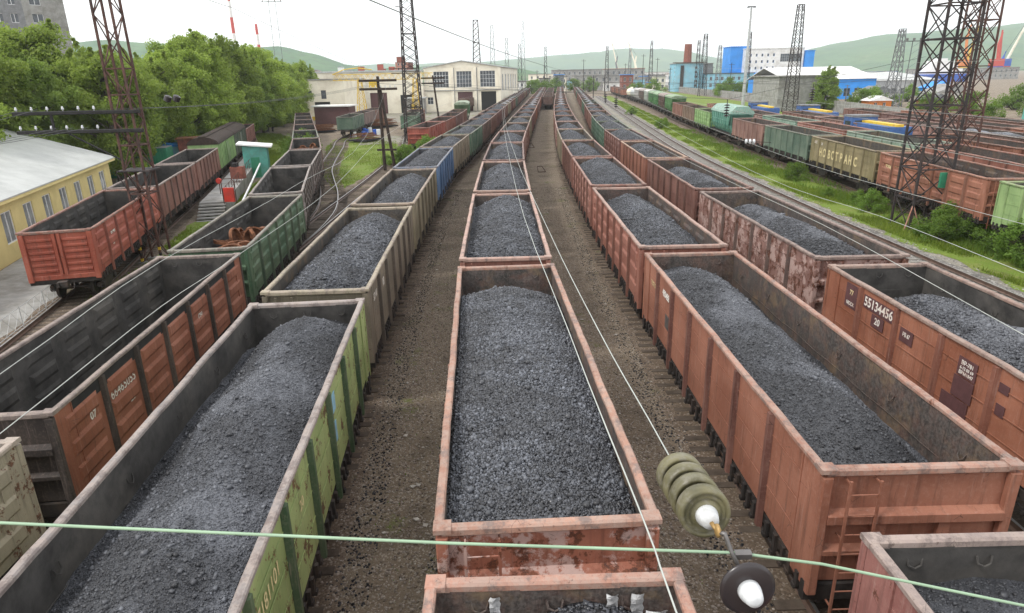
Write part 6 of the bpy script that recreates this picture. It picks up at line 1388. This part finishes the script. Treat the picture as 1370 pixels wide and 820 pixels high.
wire('second bright contact wire above the centre train crossing its near wagon',[(.78,-.6,6.98),(.67,2.24,7.0),(.65,2.88,7.0),(.50,5.59,7.0),(.13,13.84,7.0),(-.25,35,7.1),(-.2,55,7.2),(1.1,95,7.3)],.0046,'wire_white')
wire('inner bright wire above the lime green wagon',[(-3.95,1,6.5),(-4.19,4.79,6.5),(-4.45,7.97,6.5),(-4.46,10.6,6.5),(-4.7,18,6.5),(-6.0,34,6.6),(-6.2,60,6.8),(-4.,100,7.)],.0048,'wire_white')
wire('outer bright wire left of the lime green wagon',[(-4.6,1,6.5),(-5.05,5.98,6.5),(-5.57,10.2,6.5),(-5.83,18.5,6.5),(-6.89,33,6.6),(-13.2,77,8.7)],.0048,'wire_white')
wire('bright wire crossing above the rightmost coal train',[(5.1,3,6.5),(5.36,6.43,6.5),(5.71,11.9,6.5),(5.7,18.3,6.5),(5.75,30,6.6),(6.2,55,6.9)],.0048,'wire_white')
wire('bright wire crossing above the empty tracks at the right',[(6.8,4,6.5),(6.99,8.64,6.5),(7.1,12.5,6.5),(6.9,18.8,6.5),(8.6,40,6.6),(11,70,7)],.0046,'wire_white')
for i,(pts,lab) in enumerate([([(9.2,6,6.5),(9.16,11.6,6.5),(9,15.3,6.5),(9.63,27.3,6.5),(12,60,7)],'third thin wire at the right, above the grass verge'),([(12.2,8,7),(12.6,20,6.9),(14,45,7),(17,90,7.2)],'fourth thin wire at the right, crossing the khaki wagon'),([(14.5,9,7.4),(15,22,7.2),(17.5,55,7.2),(20,90,7.4)],'fifth thin wire at the right, crossing the double mast'),([(17.5,12,7.6),(18,28,7.4),(21,60,7.3),(24,100,7.6)],'sixth thin wire at the right, highest above the mixed train'),([(23,20,9.6),(24.4,41,9.5),(33,110,9.8),(50,200,11)],'seventh thin wire fixed to the double mast')]): wire(lab,pts,.0048,'wire_white',sag=.08)
wire('thick dark feeder cable slanting across the sky above the centre',[(-11.,15,14.6),(-7.46,40,13.32),(4,125,11.8),(21.7,250,10.8)],.035,'wire_dark',sag=.2)
wire('thin grey cable slanting over the trees toward the depot',[(-20.6,38.4,15.7),(-22.66,60,15.06),(-36,190,11.4)],.02,'wire_dark',sag=.25)
for i in range(5): wire('thin dark telegraph wire to the left mast, %s from the far end of its arm'%ORD[i],[(-26.5+i*.85,37.8,[8.0,8.0,7.0,7.0,7.0][i]),(-19.5+i*.75,15,6.9+.12*i)],.010,'wire_dark',sag=.1)
for i in range(3): wire('thin dark telegraph wire between the left mast and the wooden pole, %s from the top'%ORD[i],[(-22.3+i*.85,37.8,7.95),(-15.5+i*.5,77.8,8.7)],.010,'wire_dark',sag=.5)
wire('green painted span rope crossing the whole foreground',[(-9,2.8,7.45),(-2.59,2.8,7.10),(-.35,2.8,6.92),(1.11,2.78,6.84),(1.58,2.8,6.74),(2.70,2.8,6.44),(7,2.8,5.3)],.0085,'wire_green','rope',.0,'span_rope')
# near insulators
ins=thing('insulator_string','olive ribbed insulator string with a white end cap in the right foreground','insulator',(1.0,3.2,6.88))
O=Vector((1.0,3.2,6.88)); a=Vector((1.0,3.56,6.83)); b=Vector((1.02,2.90,6.935)); ax=(b-a).normalized()
for i in range(4):
    c=a+ax*(.10+i*.145); MB().lathe([(.045,-.068),(.10,-.066),(.130,-.056),(.141,-.036),(.142,.0),(.141,.028),(.136,.044),(.118,.048),(.112,.030),(.095,.050),(.088,.030),(.068,.054),(.04,.056)],c-O,ax,40).obj('insulator_disc',M['olive'],ins,smooth=True)
MB().lathe([(.062,0),(.060,.03),(.052,.06),(.045,.085),(.02,.095)],a+ax*.575-O,ax,24).obj('end_cap',M['cap'],ins,smooth=True)
mb=MB(); mb.lathe([(.03,-.09),(.045,-.05),(.045,.03)],a-O,ax,14); mb.obj('rear_socket',M['brass'],ins)
mb=MB(); p=a+ax*.67-O
mb.tube([p,p+Vector((.01,-.03,-.01)),p+Vector((.035,-.05,-.02))],.012,8); mb.lathe([(.02,-.012),(.035,-.006),(.035,.006),(.02,.012)],p+Vector((.02,-.045,-.015)),(1,0,0),14); mb.obj('brass_hook',M['brass'],ins,smooth=True)
lk=thing('hanger_link','dark bent hanger bar clamped to the green rope','hanger',(1.08,2.80,6.88)); O2=Vector((1.08,2.80,6.88))
mb=MB(); mb.tube([Vector((1.045,2.83,6.925))-O2,Vector((1.065,2.815,6.93))-O2,Vector((1.075,2.80,6.90))-O2,Vector((1.095,2.78,6.845))-O2,Vector((1.125,2.70,6.785))-O2],.0125,8); mb.obj('bar',M['steel'],lk,smooth=True)
mb=MB(); mb.cbox(.03,.115,-.04,.0,-.075,-.03,'x',.008); mb.obj('clamp',M['steel'],lk)
dk=thing('insulator_disc_unit','single dark brown insulator disc with a white cap at the bottom edge','insulator',(1.13,2.64,6.755)); ax2=Vector((.05,-.93,.12)).normalized()
MB().lathe([(.03,-.04),(.07,-.035),(.115,-.012),(.138,.012),(.139,.022),(.12,.030),(.05,.034)],(0,0,0),ax2,44).obj('disc',M['disc'],dk,smooth=True)
MB().lathe([(.058,0.03),(.056,.06),(.048,.09),(.04,.115),(.018,.125)],(0,0,0),ax2,24).obj('cap',M['cap'],dk,smooth=True)
# hanging insulator strings over the right tracks, each on its own cross-span cable
def hstring(label,x,y,z,n=5):
    t=thing('hanging_insulator',label,'insulator',(x,y,z),0,'hanging insulator strings'); mb=MB(); mb.tube([(0,0,.9),(0,0,-.5)],.03,6); mb.obj('rod',M['latt_dark'],t)
    for i in range(n): MB().lathe([(.05,-.07),(.20,-.05),(.22,0),(.08,.06)],(0,0,.5-i*.2),(0,0,1),14).obj('disc',M['disc'],t)
for (x,y,z,lab) in ((10.8,69,6.5,'dark hanging insulator string above the far right coal train'),(17.,53.5,6.3,'dark hanging insulator string before the teal hopper'),(25.5,58,7.2,'dark hanging insulator string before the blue locomotives'),(12.,85,6.4,'dark hanging insulator string over the green coal wagons')):
    hstring(lab,x,y,z)
wire('cross-span cable carrying the insulators over the right coal train',[(-10,85,8.6),(12,85,7.3),(40,85,9.5)],.014,'wire_dark'); wire('cross-span cable in front of the teal hopper',[(-6,53.5,8.6),(17,53.5,7.2),(31.5,53.,10.)],.014,'wire_dark'); wire('cross-span cable beyond the olive coal wagon',[(-14,69,8.9),(10.8,69,7.4),(38,69,9)],.014,'wire_dark'); wire('cross-span cable right of the double mast',[(8,58,8.6),(25.5,58,8.1),(45,58,9)],.014,'wire_dark')
t=thing('hanging_insulator','white insulator group hanging low above the grass verge','insulator',(14.6,41,5.2),R(-15)); 
for i in range(3): MB().lathe([(.05,-.08),(.14,-.06),(.15,.04),(.05,.08)],(-.22+i*.22,0,0),(1,0,0),14).obj('disc',M['cap'],t)
MB().tube([(-1.2,0,.05),(1.2,0,-.05)],.02,6).obj('rod',M['latt_dark'],t)
# two dark birds-eye joints on the thin cable over the trees
t=thing('line_insulator_pair','pair of dark insulators on the cable before the trees','insulator',(-21.2,44,8.3)); 
for s in (-1,1): MB().lathe([(.05,-.22),(.22,-.15),(.22,.15),(.05,.22)],(s*.28,0,0),(.5,0,1),12).obj('insulator_body',M['disc'],t)
# ------------------------------------------------------------------ haze, sky, sun, camera
m=bpy.data.materials.new('haze'); m.use_nodes=True; nt=m.node_tree; nt.nodes.clear(); o_=nt.nodes.new('ShaderNodeOutputMaterial'); pv=nt.nodes.new('ShaderNodeVolumePrincipled')
pv.inputs['Color'].default_value=(.90,.97,1.,1); pv.inputs['Density'].default_value=HAZE; pv.inputs['Anisotropy'].default_value=.2; nt.links.new(pv.outputs[0],o_.inputs['Volume'])
hz=MB().box(-5900,5900,-140,6900,-3.,240.).obj('haze',m); struct(hz,'stuff')
w=bpy.data.worlds.new('World'); sc.world=w; w.use_nodes=True; nt=w.node_tree; nt.nodes.clear()
SUN_EL,SUN_AZ=R(52),R(-115)       # azimuth from +y towards +x
sky=nt.nodes.new('ShaderNodeTexSky'); sky.sky_type='NISHITA'; sky.sun_disc=False; sky.sun_elevation=SUN_EL; sky.sun_rotation=SUN_AZ; sky.altitude=50; sky.air_density=1.4; sky.dust_density=4.
tc=nt.nodes.new('ShaderNodeTexCoord'); nz=nt.nodes.new('ShaderNodeTexNoise'); nz.inputs['Scale'].default_value=1.6; nz.inputs['Detail'].default_value=5; nt.links.new(tc.outputs['Generated'],nz.inputs['Vector'])
rm=nt.nodes.new('ShaderNodeMapRange'); rm.inputs[1].default_value=.3; rm.inputs[2].default_value=.7; rm.inputs[3].default_value=.97; rm.inputs[4].default_value=1.03; nt.links.new(nz.outputs['Fac'],rm.inputs[0])
cl=nt.nodes.new('ShaderNodeVectorMath'); cl.operation='SCALE'; cl.inputs[0].default_value=(CLOUD,CLOUD*1.005,CLOUD*1.02); nt.links.new(rm.outputs[0],cl.inputs['Scale'])
mx=nt.nodes.new('ShaderNodeMix'); mx.data_type='RGBA'; mx.inputs[0].default_value=.86; nt.links.new(sky.outputs[0],mx.inputs[6]); nt.links.new(cl.outputs[0],mx.inputs[7])
bg=nt.nodes.new('ShaderNodeBackground'); bg.inputs['Strength'].default_value=.10; nt.links.new(mx.outputs[2],bg.inputs['Color']); wo=nt.nodes.new('ShaderNodeOutputWorld'); nt.links.new(bg.outputs[0],wo.inputs[0])
sl=bpy.data.lights.new('sun','SUN'); sl.energy=1.5; sl.angle=R(12); sl.color=(1.,.97,.92); so=bpy.data.objects.new('sun',sl); col.objects.link(so)
dirv=Vector((math.sin(SUN_AZ)*math.cos(SUN_EL),math.cos(SUN_AZ)*math.cos(SUN_EL),math.sin(SUN_EL))); so.rotation_euler=dirv.to_track_quat('Z','Y').to_euler(); so.location=(0,0,60)
cd=bpy.data.cameras.new('camera'); cd.sensor_width=36; cd.sensor_fit='HORIZONTAL'; cd.lens=886/1370*36; cd.clip_start=.05; cd.clip_end=20000
co=bpy.data.objects.new('camera',cd); col.objects.link(co); co.location=(0,0,9.16)
co.matrix_world=Matrix.Translation((0,0,9.16))@Matrix.Rotation(R(90-19.1),4,'X')@Matrix.Rotation(R(-1.2)*ROLLSIGN,4,'Z')
sc.camera=co
vs=sc.view_settings; vs.view_transform='Standard'; vs.look='None'; vs.exposure=EXPO; vs.gamma=1; vs.use_curve_mapping=False
sc.cycles.use_denoising=True; sc.cycles.denoising_input_passes='RGB_ALBEDO_NORMAL'; sc.cycles.denoising_prefilter='NONE'; sc.cycles.use_adaptive_sampling=False; sc.cycles.max_bounces=6; sc.cycles.diffuse_bounces=4; sc.cycles.glossy_bounces=2; sc.cycles.transmission_bounces=2; sc.cycles.volume_bounces=1; sc.cycles.transparent_max_bounces=6
